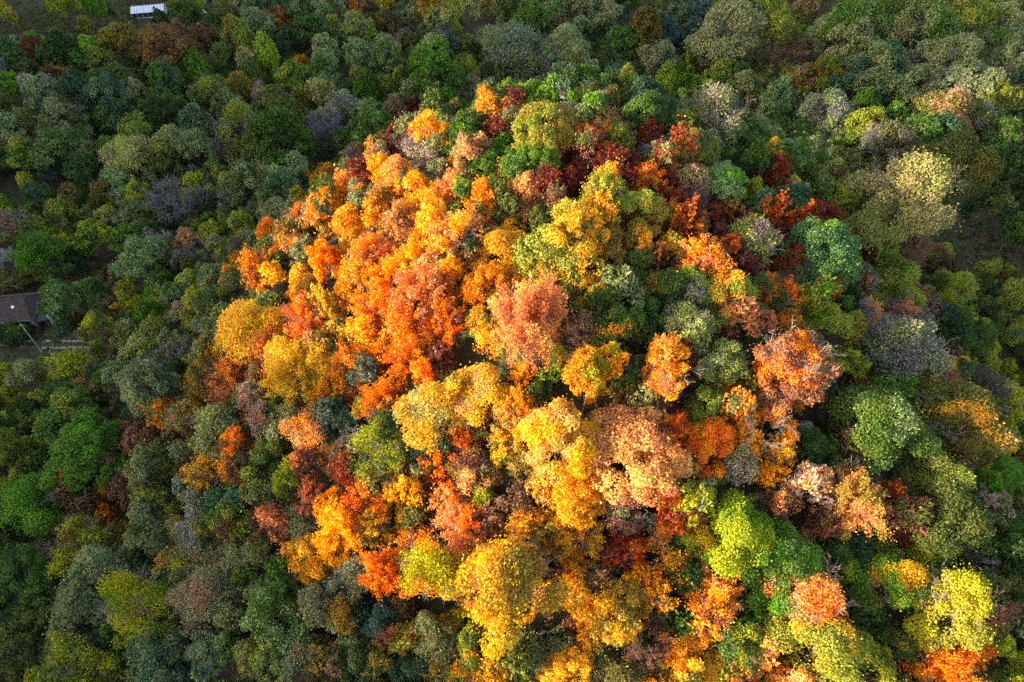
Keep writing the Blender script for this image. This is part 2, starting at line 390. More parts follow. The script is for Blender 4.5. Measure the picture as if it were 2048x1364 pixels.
# ------------------------------------------------------------------ the trees as seen in the photograph
TREES = """5 25 35 48 R yg y|yellow-green tree cut off by the left edge right at the top left corner
125 6 62 52 R bl yg|bright lime tree on the top edge standing alone in the bare brown field
200 22 34 50 R bg g|small green tree with a lime left side in the field left of the white greenhouse
215 28 26 30 R dg g
172 52 28 34 S ol y|thin yellowish sapling out in the bare field below the lone green tree
122 56 18 12 U ol g
240 86 70 62 D oc yg|round golden and lime tree just left of the dark shed roof
212 88 24 42 D bl yg
178 98 52 44 D bl g|bright green dome left of the golden and lime tree by the dark shed
345 100 104 88 D bz br|largest bronze brown dome tree just below the dark shed and greenhouse
405 82 66 54 D rb bz|rusty pink dome tree touching the right side of the bronze dome
480 84 58 84 D bz yg|tall bronze and yellow tree right of the rusty pink dome
492 122 40 58 S py lg|small pale cream tree standing in front of the tall bronze tree
393 144 58 70 C bg g|upright fresh green tree under the rusty pink dome
282 130 44 52 D g dg|deep green egg-shaped tree below left of the bronze dome
338 168 66 84 W g tg|dark mottled green tree left of the upright fresh green one
306 152 34 70 W tg dg|narrow blue-green tree between the deep green egg and the mottled green tree
281 190 36 58 C py lg|small pale cream-green cone above the dark green ball tree
333 232 76 66 D dg g|perfectly round dark green ball tree in the upper left wood
18 172 46 52 D bg g|bright green ball tree cut by the left edge in the upper left
80 196 62 84 W lg gr|pale silvery green feathery tree right of the ball tree on the left edge
68 180 40 60 W lg wh
104 200 50 60 W tg lg
160 186 54 92 W tg dg|dark teal drooping tree in the upper left wood
140 172 34 40 R tg lg
112 158 44 46 R br go|orange-brown tree above the silvery green feathery tree
116 132 36 34 R ol go
24 98 18 24 D y yg|tiny clear yellow tree near the left edge by the field
68 100 44 40 R r br|rust brown tree in the row along the lower edge of the field
92 116 34 46 C g dg|green cone in front of the rust brown tree at the field edge
42 90 38 36 D lg tg
68 84 32 24 R bg g
8 100 32 44 R g tg
32 122 40 46 R dg g
56 140 40 40 R ol dg
10 136 34 34 B gr pu
125 100 60 50 W dg g|dark green drooping tree at the field edge
150 118 40 40 R g ol
156 128 44 34 D bg g
198 122 46 46 R ol yg|olive tree with a rust tip under the golden and lime tree
205 106 22 18 R r o
202 166 46 42 R g bg
194 184 24 32 D bl bg
212 200 76 50 R tg lg|grey-green spreading tree left of the small cream-green cone
240 170 64 44 R ol g|dull olive tree above the small cream-green cone
232 236 66 50 R g tg|mid green tree left of the dark green ball tree
140 246 88 56 W lg g|wide soft green tree below the dark teal drooping tree
60 252 60 60 R ol lg
26 272 66 70 R lg ol|greyish olive tree by the left edge below the silvery one
8 215 30 60 R ol g
84 235 40 60 W lg tg
218 300 46 52 D bg g|small vivid green dome in the left wood left of the cream speckled tree
265 322 84 76 S py yg|round cream speckled tree beside the small vivid green dome
292 276 72 54 R ol yg|olive-green tree behind the round cream speckled one
350 292 66 60 S lg py|pale speckled tree between the olive tree and the mint green one
396 300 66 62 R lm lg|pale mint green tree left of the purple twiggy tree
465 294 66 62 B pu pb|round purple-brown leafless tree in the upper left wood
466 256 80 58 S yg lg|yellow speckled tree right above the purple-brown leafless one
394 246 60 44 W tg lg|blue-green tree above the pale mint green one
418 262 44 44 S lg gr
498 232 20 34 C bl yg|tiny lime tree above right of the yellow speckled one
118 304 72 60 R g lg|mid green tree left of the small vivid green dome
58 318 64 56 R yg g|yellowish green tree near the left edge level with the vivid green dome
90 330 50 40 W tg gr
20 320 44 40 D dg g
184 312 46 52 S ol py|thin speckled olive tree left of the small vivid green dome
170 340 60 30 R dg g
330 320 60 50 R ol yg
430 186 62 62 R ol yg|olive green tree below right of the upright fresh green one
476 180 56 58 S y ol|yellow-flecked tree under the small pale cream tree
446 122 44 62 R ol g|dull olive tree between the fresh green and the tall bronze tree
430 92 34 40 R g lg
400 200 50 50 R lg ol
455 210 50 40 R ol lg
380 16 44 34 R yg g|small green tree growing beside the white tarp near the top
352 12 26 24 R yg g
372 34 50 30 R g ol
440 10 24 40 C yg lg
455 22 28 28 D tg g
490 20 54 44 R lg g|pale green tree on the top edge right of the white tarp
434 58 46 34 R dg g|dark green bushy tree right behind the rusty pink dome
462 46 50 22 R ol br
324 44 26 44 R dg ol|narrow dark olive tree between the greenhouse and the brown pyramid roof
396 48 26 26 R lm g
305 78 36 20 U tg g
300 100 40 28 U g lg
532 108 40 74 C bl yg|vivid lime columnar tree right of the tall bronze tree
556 46 40 52 R o br|orange-topped tree near the top left of centre
572 52 36 38 R go ol
714 16 38 48 R o pb|clear orange tree on the top edge left of centre
770 14 36 42 R y yg|small yellow tree on the top edge right of the orange one
775 52 44 52 R ol br
858 12 66 34 R go ol|golden olive tree on the top edge near the twin pale yellow trees
902 38 48 78 R py yg|left one of the twin pale yellow trees near the top edge
940 26 42 68 R py lg|right one of the twin pale yellow trees near the top edge
972 14 26 50 S y py|slender yellow tree on the top edge right of the twin pale ones
650 104 60 66 D lg lm|domed pale grey-green tree top left of centre
645 146 62 60 R lm g|fresh green tree directly below the domed pale grey-green one
605 130 34 36 R o go|small orange tree left of the domed pale grey-green one
640 190 62 60 S py ol|round cream-tan speckled tree below the fresh green one
604 200 34 46 R yg y|yellow-green tree with a tiny orange tip left of the cream-tan one
604 184 10 14 R ro o
712 56 52 52 R lg yg|light olive tree under the clear orange tree
722 118 62 52 R lm lg|broad light green tree above the bright green cone
733 172 44 82 C bg g|tall bright green cone in the upper wood left of the hilltop
712 160 30 50 S py ol
766 184 44 56 R yg g|yellowish green tree right of the bright green cone
782 112 52 70 R lg g|soft green upright tree upper centre left
868 108 56 62 R lm bg|bright mint-topped green tree below the twin pale yellow trees
846 132 56 62 R g bg|green tree left of and below the mint-topped one
896 132 46 52 R g dg
872 160 90 50 W g bg|broad rich green tree under the mint-topped one
930 148 46 64 R yg ol|olive-gold tipped green tree left of the big silvery tree
886 84 48 34 R tg gr|blue-grey green tree below the twin pale yellow trees
936 94 40 44 R ol g
914 112 30 30 B pu gr
872 48 40 54 R lm lg|pale green tree left of the twin pale yellow trees
788 224 44 60 S pb lg|pinkish tan speckled tree just behind the hill crest
768 238 20 18 B pu gr
740 236 56 50 R ol br|dull olive tree left of the pinkish tan one
700 226 70 58 S gr lg|grey twiggy tree in the hollow left of the hilltop
652 266 76 62 B bgy lg|blue-grey leafless haze of twigs left of the hill
632 306 46 56 B pu gr|purple-grey leafless tree touching the orange hillside's upper left
566 282 104 80 W g ol|large dark green feathery tree left of the blue-grey twigs
690 292 42 50 R ol g|green tree with a yellow tip between the blue-grey twigs and the hill
676 292 8 16 R y go
732 254 88 48 W g lm|broad green tree hugging the foot of the hill's upper left flank
880 172 52 40 R pb yg|brownish tan topped tree behind the hilltop
822 192 50 52 R lg g|grey-green tree right of the yellowish green one
935 188 60 46 R lg pb|grey and tan speckled tree left foot of the big silvery tree
870 204 74 42 R lg gr|grey-green low tree right behind the hilltop
800 160 30 60 R ol yg
796 176 20 30 D bg g
546 208 58 56 R lg ol|mixed olive tree below the vivid lime columnar one
520 190 30 50 S pb gr
560 230 60 40 R ol g
520 235 46 40 R dg g
642 30 50 58 R lg lm|soft grey-green tree near the top left of the clear orange one
600 28 48 64 R g lg|mid green tree near the top right of the orange-topped one
618 68 60 62 W g tg|blue-green tree with dark base below the mid green one
522 50 58 62 R lm lg|wide pale green tree near the top left of the orange-topped one
520 12 50 30 R tg lg
682 24 32 52 R lg lm
670 60 30 50 R yg y
740 50 30 36 R ol br
795 48 30 36 R tg lg
826 36 40 44 R lg ol
742 76 34 36 R bg yg
566 84 52 52 D dg tg|dark teal round tree below the orange-topped one
500 150 44 50 R g ol
590 160 60 40 R g yg
690 92 40 40 D dg g
700 190 40 50 R g dg
680 214 40 30 R g lm
790 85 50 30 U br ol
810 78 40 30 B pu gr
830 88 30 34 R ol g
1022 112 112 138 S gs lg|big silvery grey-green half-bare tree behind the hilltop
984 90 40 60 S lg lm
978 200 46 40 R py lg|cream-green round tree on the hill's far crest
1012 198 52 44 D yg py|light yellow-green dome on the hill's far crest
891 212 26 50 C o go|small orange cone on the hill's far crest
904 232 16 22 R pk o
920 222 44 40 R bg ol
955 246 52 48 R yg ol|yellowish green tree on the crest below the cream-green one
982 222 42 40 R o ol|dull orange tree just below the cream-green crest tree
930 244 40 36 R ol g
1004 226 30 40 R tg g
900 252 42 38 D lg tg|small grey-green dome above the vivid green crest tree
926 288 88 74 D bg g|rounded vivid green tree on the upper hilltop
855 294 74 64 S pw gr|pinkish white speckled dome on the hilltop left of the vivid green tree
824 268 42 52 F o r|rust orange feathery tree on the hilltop above the pinkish white dome
786 264 34 36 D go o|small golden tree on the hill's upper left rim
788 288 44 38 S yg py
745 288 48 38 F m r|dark maroon tree on the hill's upper left rim
826 238 64 40 F m r|maroon red tree on the far upper left rim of the hill
852 240 50 42 R r o
776 308 40 50 F m r|narrow maroon tree between the tan dome and the rust orange one
712 320 56 56 S cp gr|tan pink speckled dome on the hill's upper left corner
758 316 46 42 R lg ol|grey-green tree right of the tan pink dome on the rim
735 322 34 40 R ro ol
806 350 56 76 L cp o|gleaming cream-orange tree near the hilltop's left
864 322 50 36 S pw pk
790 380 26 50 L o go
957 306 66 50 S cp pb|peach tan speckled tree below the vivid green crest tree
993 276 44 64 F m r|deep maroon tree between the vivid green tree and the big olive dome
982 330 60 56 D bg g|fresh green tree left below the big olive dome
905 335 26 34 R o go
880 345 46 40 S lg pb
925 345 44 36 S pb lg
1078 268 116 116 D yg oc|biggest olive-green dome on the very hilltop
1064 334 92 72 D bg g|bright green dome directly below the biggest olive dome
1024 244 54 56 S lg py|pale speckled tree left of the biggest olive dome
1122 242 34 44 S wh tg
1176 290 66 62 F ro r|fiery rust red dome on the hill's right rim
1146 288 36 56 F m r
1214 276 30 28 F m r
1224 298 38 48 S o go|orange-yellow flecked tree on the right rim beside the fiery red dome
1166 326 52 40 F rb m|dusky rose tree below the fiery rust red dome
1206 318 42 36 R ol o
1252 312 38 44 R yg ol
1286 324 44 44 D g tg|green round tree on the right rim with pale twigs behind
1300 300 56 36 B wh pu|whitish leafless tree on the hill's right rim
1314 326 30 30 S pk py
1386 304 70 62 R yg ol|round olive-green tree just off the hill's upper right
1354 320 40 36 S yg py
1342 338 36 36 D g tg
1388 350 24 30 S y py
1230 242 74 58 B pb pu|purple-brown twiggy mound right behind the hill
1108 162 56 78 B pu gr|tall purple-grey leafless tree right of the big silvery tree
1154 132 52 60 R lg ol|light olive tree right of the tall purple-grey one
1126 100 74 58 R lm lg|pale frosty green tree upper centre
1086 82 40 64 W dg g|narrow deep green tree right of the big silvery tree
1110 58 36 44 R pb ol
1160 66 40 50 R tg lg
1230 88 60 72 D g dg|dark green round tree with yellowish top in the upper right wood
1190 52 32 42 R yg ol|small mustard tree above left of the dark round one
1283 58 60 98 W oc ol|tall mustard-olive tree near the top right of centre
1330 70 74 68 W bt tg|blue-teal tiered tree near the top right of centre
1390 44 74 72 W bt g|second blue-teal tiered tree left of the giant khaki tree
1352 30 40 34 R lg tg
1366 60 34 50 R dg ol
1466 66 108 116 R lg kh|giant khaki green tree at the top right of centre
1330 160 34 58 C bl yg|small glowing lime tree in the dark upper right wood
1388 164 16 42 C bl bg|very slim lime tree right of the small glowing one
1366 178 20 34 R bg g
1378 124 30 40 R yg ol
1440 152 38 50 R yg bg|yellow-green small tree at the edge of the brown gap
1476 156 54 54 D dg g|dark green round tree right of the brown gap
1240 162 72 64 W tg dg|dark teal tree left of the small glowing lime one
1282 200 84 60 W tg dg|dark teal tree with frond-like tips below the small glowing lime tree
1310 124 66 56 R lg tg|soft green tree above the small glowing lime one
1180 196 60 70 D dg tg|very dark green tree behind the hill's crest
1148 190 24 60 C bg g
1178 150 34 50 R lg g
1366 252 52 54 R yg g|yellow-green tree right of the purple-brown twiggy mound
1300 232 80 56 R g dg|mid green tree right next to the purple-brown twiggy mound
1440 236 96 82 S lg gr|grey-green twiggy wide tree right of centre in the upper wood
1490 180 60 50 R ol lg|light olive tree right of the yellow-green small one
1345 222 24 26 B rb m
1392 206 50 44 R ol g|olive tree below the very slim lime one
1525 240 44 90 R tg lg|tall grey-green tree right of the wide twiggy one
1345 268 60 50 D g dg
1260 270 50 40 D g ol
1330 290 40 40 B pu gr
1062 46 66 60 R g ol|mottled green tree near the top centre
1104 22 44 50 R lm g|fresh pale green tree on the top edge near centre
1160 22 54 50 R lg ol|light olive tree on the top edge right of centre
1216 34 66 62 R lg tg|grey-green tree on the top edge left of the mustard-olive one
1250 12 50 30 R dg g
1040 14 50 36 R g dg
1205 10 40 24 D g dg
1440 260 60 60 R g dg
1420 150 60 30 U br ol
1450 290 50 50 R g tg
1490 275 60 60 R dg g
1560 66 76 100 R yg ol|yellow-green tree right beside the giant khaki one
1545 18 40 36 R bg yg
1606 26 60 50 S ol pb|dull mottled tree on the top edge right of the giant khaki one
1668 54 92 92 R g lg|large mid green tree near the top right
1632 82 54 70 R lg ol|light olive-green tree below left of the large mid green one
1746 44 92 74 R g lm|broad green tree on the top edge in the top right
1718 84 92 52 W lg g|light green low-spreading tree below the large mid green one
1660 154 74 58 D oc bg|orange-yellow topped green tree in the upper right wood
1612 162 56 60 S pb ol|tan speckled tree left of the orange-yellow topped one
1582 156 40 38 R ol yg
1576 124 70 34 B rb pb|brown-pink leafless scrub in the gap below the yellow-green tree
1550 212 60 92 R lm tg|tall pale mint tree in the upper right wood
1646 228 84 86 R lg gr|silvery green broad tree in the upper right wood
1728 262 76 78 R yg oc|clear yellow-olive tree above the pale yellow-green giant
1706 296 56 50 R g yg
1730 214 56 44 R bg g|fresh green tree just above the clear yellow-olive one
1758 210 20 32 R y yg
1792 240 52 66 D dg bg|deep green tree in the dark gap right of the clear yellow-olive one
1562 272 54 56 R g dg|deep green tree under the tall pale mint one
1564 318 62 46 R g lm|green tree on the dark slope right of the hill rim
1622 302 48 56 R lg g|grey-green tree below the silvery green broad one
1666 322 54 44 S kh ol|khaki speckled tree left of the pale yellow-green giant
1776 302 90 56 S ol gr|greyish olive tree touching the top of the pale yellow-green giant
1842 298 40 38 R yl yg|small bright yellow-green tree between the pale yellow-green giant and the bronze giant
1856 328 30 30 R lg g
1915 372 118 180 R:.3 ol oc|bronze-olive giant tree near the right edge
1784 408 152 180 R:.62 yk py|largest pale yellow-green giant tree right of the hill
1784 146 100 72 W lg tg|feathery sage green tree in the upper right wood left part
1850 132 90 76 W lg gs|pale sage feathery tree upper right middle
1922 126 92 78 W lg lm|pale sage feathery tree upper right toward the edge
1960 180 84 66 W tg lg|blue-sage feathery tree near the right edge
1898 174 84 60 W gs lg|silvery sage feathery tree
1826 184 80 60 W lg ol|sage tree with khaki flecks below the feathery ones
1722 156 76 66 W tg lg|blue-sage tree right of the orange-yellow topped one
1762 196 60 60 W tg g
1995 216 76 66 R yg ol|yellowish olive tree at the right edge upper part
1890 232 96 76 R ol pb|dull olive tree with thin brown patches above the bronze giant
1950 250 70 50 S ol gr|greyish thin tree above right of the bronze giant
2018 134 60 86 R lg tg|sage green tree cut by the right edge near the top
2006 62 78 80 R lg g|light green tree cut by the right edge in the top corner
1930 52 84 74 R g yg|green tree with mustard patches near the top right corner
1852 44 92 66 R g lg|wide mid green tree on the top edge right part
1806 78 72 50 S kh lg|khaki speckled tree above the feathery sage ones
1980 18 60 36 R g yg
1890 86 60 44 W g tg
1870 70 30 30 R oc ol
1922 98 24 30 R go pb
2016 176 12 12 R ol br
1995 280 66 64 R g dg|mid green tree right above the bronze giant
1978 330 46 100 R dg g
2026 336 50 100 D dg g|very dark green tree at the right edge beside the bronze giant
1868 276 90 36 W g tg
1810 270 50 40 R g lg
1990 420 70 70 R dg ol
2024 470 50 80 R dg g|dark green tree on the right edge beside the brown clearing
76 396 52 62 W tg g|blue-green tree left of the mustard tree below the left edge wood
145 394 46 48 R yl br|mustard tree with a rusty right side in the left wood
122 432 58 46 R yg ol|yellow-green tree below left of the mustard one
52 368 30 40 R yl yg
215 394 60 50 R oc dg|dark mustard tree right of the rusty-sided mustard one
180 374 48 30 R g dg
218 438 44 42 R py yl|small pale yellow tree in the dark left wood
172 440 42 36 R ol g
184 476 62 56 R g yl|dark green tree with a yellow tuft on its upper left
244 478 52 48 D bg g|round green tree at the edge of the brown leafless hollow
238 374 64 54 R lm lg|pale green tree above the small pale yellow one
278 398 56 48 R yl ol|yellow-green tree right of the dark mustard one
300 390 30 40 R ol g
272 436 58 54 R lg ol|sage green leaning tree above the round green one
252 428 24 46 B pk gr
348 404 78 92 B bgy gr|large blue-grey leafless tree in the dark hollow left of the hill
388 368 36 30 R yl yg|small yellow-green tree above the large blue-grey leafless one
396 404 50 50 B gr bgy|smaller grey leafless tree right of the large blue-grey one
468 398 46 42 B wh gr|whitish leafless tree left of the pale hill-foot greens
486 368 70 58 R lg g|pale green tree above the whitish leafless one
416 444 34 34 D bg g|small fresh green tree right of the large blue-grey leafless one
378 488 52 60 D cp pb|cream-peach round tree standing alone among greens left of the hill
424 474 52 50 R yl yg|yellow-olive tree right of the cream-peach one
326 490 30 54 B wh gr|whitish upright leafless tree left of the cream-peach one
340 522 46 46 B pu gr
402 518 60 40 B gr pu|grey leafless twigs at the foot of the cream-peach tree
484 452 56 56 S yg ol|yellow-tipped green tree between cream-peach tree and orange hill
490 500 54 46 B pu gr|purple-grey leafless tree just left of the hill's orange flank
300 470 50 44 R dg g
72 512 78 84 R bg g|bright green bushy tree above the hip-roofed house
72 464 54 44 R yg yl|yellow-green tree behind the bright green bushy one
132 494 42 52 R py yl|pale yellow leaning tree right of the bright green bushy one
150 512 46 44 D dg g
110 545 50 40 R dg g
6 420 40 56 R bg yl
20 466 66 78 S lg pb|grey-green thin tree on the left edge above the lawn
6 530 44 56 B wh gr|whitish leafless tree at the left edge by the lawn
282 536 84 92 R lm lg|large soft pale green tree left of the hill
246 552 40 52 R lg lm|paler small tree on the left side of the large soft green one
328 560 36 48 D bg g
376 572 52 56 R yl lm|light yellow-green tree left of the orange flank's foot
350 594 44 56 R lm g
432 560 62 62 R lg g|grey-green tree beside the light yellow-green one
440 500 50 50 R lg yg|pale green tree below the yellow-olive one
470 562 50 60 S yg yl|yellow-speckled green tree touching the orange flank
366 626 48 50 R pb lg|tan-pink topped tree left of the yellow hill corner
420 618 66 60 R lg g|mid grey-green tree left of the yellow hill corner
300 628 44 66 R bg g|fresh green upright tree in the left slope wood
260 586 52 48 R yl ol|mustard-olive tree below the large soft pale green one
222 604 50 54 B pb pw|pinkish leafless tree with a few yellow leaves right of the house
240 622 34 30 S y go
184 592 60 40 R g dg|dark green bush-like tree right of the house
120 598 66 46 R g lm|leafy green tree overhanging the right end of the house
256 640 32 34 D bg g|small saturated green ball on the left slope
280 644 28 26 R y yl
200 656 58 60 R yl ol|yellow-flecked tree at the right end of the wheel track
262 672 62 46 R ol lg
34 662 58 36 U g dg|low green shrub in front of the house
62 640 30 30 U ol r
312 668 64 50 S yg lg|light green speckled tree right above the grey-green slope
126 654 34 20 U tg dg
150 636 30 20 U br ol
452 640 40 70 R lg yg|light green tree immediately left of the yellow hill corner
225 560 60 30 U br dg
180 545 50 30 U br dg
35 560 60 16 U ol br
522 362 56 66 S lg ol|sage speckled tree above the hill's left orange flank
560 370 52 66 R lm tg|soft mint tree left of the hill's upper left rim
540 330 60 50 R lm g
590 340 50 60 R lm lg|pale green tree left of the golden rim tree
618 360 26 40 S y go|small golden tree peeking out at the hill's upper left rim
596 400 34 44 R yg y|yellow-green tree on the rim left of the feathery pink-orange one
574 402 24 40 B pu gr
535 400 50 46 R lm g
556 424 50 50 R lg ol
657 358 52 60 D o go|golden-orange lobed tree at the hill's upper left shoulder
640 386 34 50 R yl go
686 390 60 72 F o cp|pink-orange feathery tree below the golden-orange rim tree
736 368 50 46 R ol dg|dark olive tree set into the upper orange slope
722 402 60 44 S lg pb|grey-green twiggy tree under the dark olive one
830 380 60 50 R go o|golden tree right of the gleaming cream-orange one
868 350 46 40 S lg ol
848 428 76 78 F go o|golden feathery tree on the upper orange slope
904 388 64 62 F o pk|peach-orange feathery tree in the upper middle of the hill
1018 356 30 56 F ro r|narrow flame red tree below the fresh green crest tree
964 414 66 78 F o ro|vivid orange feathery tree upper centre of the hill
942 372 36 42 F rb pb
984 380 42 46 R yg y|yellow-green tree below the fresh green crest tree
1012 424 50 70 D ol dg|dark olive tree right of the vivid orange feathery one
916 430 46 44 R g yg
696 450 66 84 L o go|amber lobed tree on the hill's left rim
650 440 50 66 R oc br|brownish gold tree left of the amber lobed one
600 432 60 62 S pb lg|tan green speckled tree on the hill's lower left rim
548 456 54 64 S lg pb|sage tree with tan twigs left of the amber lobed one
752 430 62 56 S y o|yellow flecked tree right of the amber lobed one
806 450 66 84 F cp o|pale peach-gold feathery tree in the upper orange slope
840 494 60 64 F go o|golden orange tree right below the pale peach-gold one
660 530 64 92 D o ro|deep orange rounded tree on the hill's left edge
704 498 50 66 R y go|yellow-gold tree between the amber lobed and deep orange ones
752 510 84 84 F pk o|pinkish orange feathery tree in the upper left slope
826 530 70 66 F go y|gold and green flecked tree in the middle slope
914 486 96 104 F cp o|broad peach feathery tree with pale branches
722 560 66 86 F y cp|pale yellow-gold tree on the left slope
784 556 74 76 F o ro|orange red tree in the middle left slope
876 544 66 78 R cp py|pale peach-yellow tree above the coral giant
604 556 42 60 L y go|small pure yellow lobed tree on the left rim
528 552 58 112 F rb o|tall pinkish brown tree on the left rim with an orange left side
500 560 24 80 F o ro
598 506 52 54 S pb cp|pinkish tan tree on the left rim above the pure yellow one
572 536 40 60 R dg ol
540 500 56 40 S yg lg
636 586 64 66 F oc br|brown-gold tree inside the left slope
604 650 74 92 F pk ro|dusty coral tree in the lower left slope
650 626 60 82 F y go|golden yellow tree in the lower left slope
694 600 62 62 F go o|golden orange tree in the middle left slope
832 610 108 132 F ro pk|coral red giant in the middle of the hill
756 626 74 80 F o ro|orange brown feathery tree left of the coral giant
706 674 60 62 F y o|yellow-orange tree lower left of the coral giant
910 566 44 60 S br dg|dark brownish thin tree in the gap right of the pale peach-yellow one
976 580 78 92 D o go|rounded orange gold tree right of the coral giant
966 664 58 76 R yg y|lime yellow tree left of the salmon giant
902 650 64 90 F ro o|red orange tree between the coral giant and the lime yellow one
500 656 108 112 L y go|large lobed yellow tree at the hill's left corner
560 620 40 60 R lg yg
760 680 60 66 F ro r
1000 502 84 82 L y go|bright yellow lobed tree in the upper centre
1152 456 108 108 D:.5 go yg|golden crowned big tree right of the bright yellow lobed one
1092 512 104 100 R yg y|big lime green tree left below the golden crowned one
1038 556 60 56 L y go|pure yellow tree below the big lime green one
1090 574 84 56 R oc go|golden green tree right of the pure yellow one
1050 382 64 58 R pk cp|peach topped tree below the bright green crest dome
1066 382 22 24 B bgy gr
1114 386 54 40 F m r|dark maroon strip tree under the bright green crest dome
1106 412 56 34 S pb ol
1202 398 78 100 F yg o|tall green and orange tree on the upper right slope
1186 366 30 26 F ro o
1232 346 74 38 F r m|rust red tree along the right rim
1296 366 64 60 F ro oc|rust orange tree on the right rim
1262 370 46 44 S lg pb|grey green tree below the rust red rim
1236 378 26 50 S py gr
1278 418 78 62 R oc yg|olive gold tree on the upper right slope
1184 438 44 60 F rb m|dusky red-brown tree right of the golden crowned one
1334 376 28 46 F m r
1384 362 66 60 C py pb|cream-tan conical tree on the right rim
1400 412 40 68 B pu gr|purple-grey leafless spire on the right rim
1452 372 82 76 D bg lm|clear green dome on the right rim
1504 384 40 52 R yl ol|olive yellow tree right of the clear green dome
1522 422 54 82 R g tg|green tree on the outer right rim
1380 450 60 84 F r ro|tall rust red tree on the right slope
1480 408 38 46 F r m
1460 430 54 50 F oc r|brownish olive tree right of the tall rust red one
1430 420 34 36 R r o
1500 486 92 96 S yk pu|pale yellow-green speckled dome with purple twigs
1430 474 46 46 F m rb|maroon tree left of the speckled dome with purple twigs
1332 440 44 60 F ro yg|rust and green tree left of the tall rust red one
1250 450 54 42 F rb r|small dusky red tree in the upper right slope
1284 482 64 70 R oc o|ochre tree in the middle of the right slope
1254 488 28 50 F ro r
1216 482 48 70 R oc br|dark ochre tree in the shade right of the golden crowned one
1320 476 30 36 F r m
1346 500 54 62 R go yg|golden tree left of the salmon-topped one
1404 526 90 84 F o pk|salmon-topped orange tree on the right slope
1366 574 80 70 R yg bg|green tree directly below the salmon-topped one
1312 520 42 56 F rb o|coppery tree right of the dark gap
1216 524 66 46 R oc br|brown-gold tree above the dark gap
1280 536 64 56 R g ol|dark green tree at the head of the dark gap
1248 566 48 50 F m r|crimson maroon tree at the dark gap
1300 582 60 62 R oc yg|ochre green tree below the dark green one
1440 590 96 92 R:.4 yg o|green tree with orange flecks below the salmon-topped one
1462 516 36 36 F r ro
1486 546 68 52 F m rb|wine maroon tree on the right slope
1522 582 58 62 F o pk|soft orange tree right of the wine maroon one
1192 556 40 50 F rb r
1200 598 78 74 R yg y|light green tree with a yellow crest in mid right
1188 578 24 24 L y go
1242 586 44 64 S lg dg|grey green speckled tree right of the yellow-crested one
1266 604 40 54 R ol oc
1302 628 62 58 R dg g|dark green tree in the deep shade of the gap
1132 588 58 70 S pb yg|tan speckled tree left of the yellow-crested one
1166 664 62 78 F pb cp|dusty pink-brown dome right of the salmon giant
1052 664 116 156 F pk cw|salmon pink giant in the centre of the photo
1232 662 94 96 R:.36 g o|green tree with an orange crown top right of the dusty pink-brown one
1368 656 80 92 S yk lg|yellow-green speckled tree above the lone orange tree
1416 640 66 62 R oc ol|dull mustard tree right of the speckled one
1458 668 40 44 S pk pb
1500 640 66 70 R ol dg|dark olive tree left of the pale-trunked red tree
1546 648 50 50 B wh gr|pale leafless branches above the pale-trunked red tree
1390 600 20 34 B pk gr
1576 408 80 62 W tg g|blue-green tree on the outer right rim
1580 384 52 32 R py go|cream-gold tree tips behind the blue-green rim tree
1672 398 58 58 R yl ol|mustard-flecked tree left of the pale yellow-green giant
1640 380 40 50 R ol yg
1636 512 134 144 D te bg|huge blue-green tree on the hill's right rim
1588 474 62 92 F r ro|fiery rust tree left of the huge blue-green one
1646 442 56 28 F m r|dark red tree peeking over the huge blue-green one
1792 502 98 92 B rb bz|fuzzy brown leafless dome below the pale yellow-green giant
1556 530 34 56 F r ro
1574 600 60 72 F oc ro|rust and olive tree below the huge blue-green one
1630 600 50 60 R ol oc
1662 586 36 56 F go ro|golden orange sprays below the huge blue-green one
1782 570 94 72 R yg g|yellowish green tree below the fuzzy brown dome
1906 580 78 66 R yl yg|bright yellow-green tree at the clearing's lower edge
1980 542 44 34 R yg g
1720 556 52 50 R lg ol|olive tree left of the yellowish green one
1840 610 66 60 S pb dg|thin brownish tree between the two yellow-green ones
2026 590 60 84 R yg ol|olive green tree at the right edge below the clearing
1880 650 88 60 W tg g|dark blue-green tree right of the grey speckled mound
1936 672 76 50 R g yg|green tree near the right edge mid height
1980 640 50 60 R ol dg
1646 652 74 80 R yg bg|soft yellow-green tree right of the pale-trunked red tree
1796 648 96 50 S gr pk|grey pink speckled tree crown behind the grey-green mound
1694 600 50 60 R dg g|dark green tree below left of the yellowish green one
1745 620 50 60 R ol yg
50 758 60 62 R lg ol|grey-olive tree below the wheel track on the left
14 744 32 36 R yl yg|yellow-olive tree at the left edge below the wheel track
18 790 36 32 R yl yg|small yellow tree at the left edge
140 742 70 38 R yg yl|yellow-green tree just below the wheel track's right end
112 752 26 24 R yl y
166 776 46 44 R y oc|mustard yellow tree left slope
202 788 46 44 R oc br|ochre tree beside the mustard yellow one
190 764 24 18 R rb pb
232 762 70 72 R g lg|soft green tree above right of the ochre one
300 796 92 122 D sg lg|grey-green scalloped oval tree in the left foreground slope
334 716 62 58 S gr ol|grey-brown thin tree above the scalloped oval
288 700 60 50 R lg yg
360 752 46 60 D dg g|dark green tree right of the scalloped oval
402 756 36 52 D o oc|small orange-topped tree left of the pink hill foot
406 802 48 60 R oc dg|olive-gold tree below the small orange-topped one
370 834 64 62 S cp kh|tan cream open-branched tree below the scalloped oval
444 872 100 90 S yk lg|broad grey-green speckled tree lower left
430 832 44 28 S o cp
460 762 74 74 F pk o|dusty pink tree below the large lobed yellow one
492 806 60 58 R lg ol|sage tree below the dusty pink one
142 850 110 106 R g yg|big dark olive-green tree in the left shade
188 912 128 88 D g bg|wide deep green dome in front of the big olive-green one
262 860 54 52 S pb m|brownish thin tree right of the deep green dome
300 886 50 54 R br rb
74 1006 116 98 R bg g|glowing green lumpy tree in the lower left shade
52 950 40 30 F r br
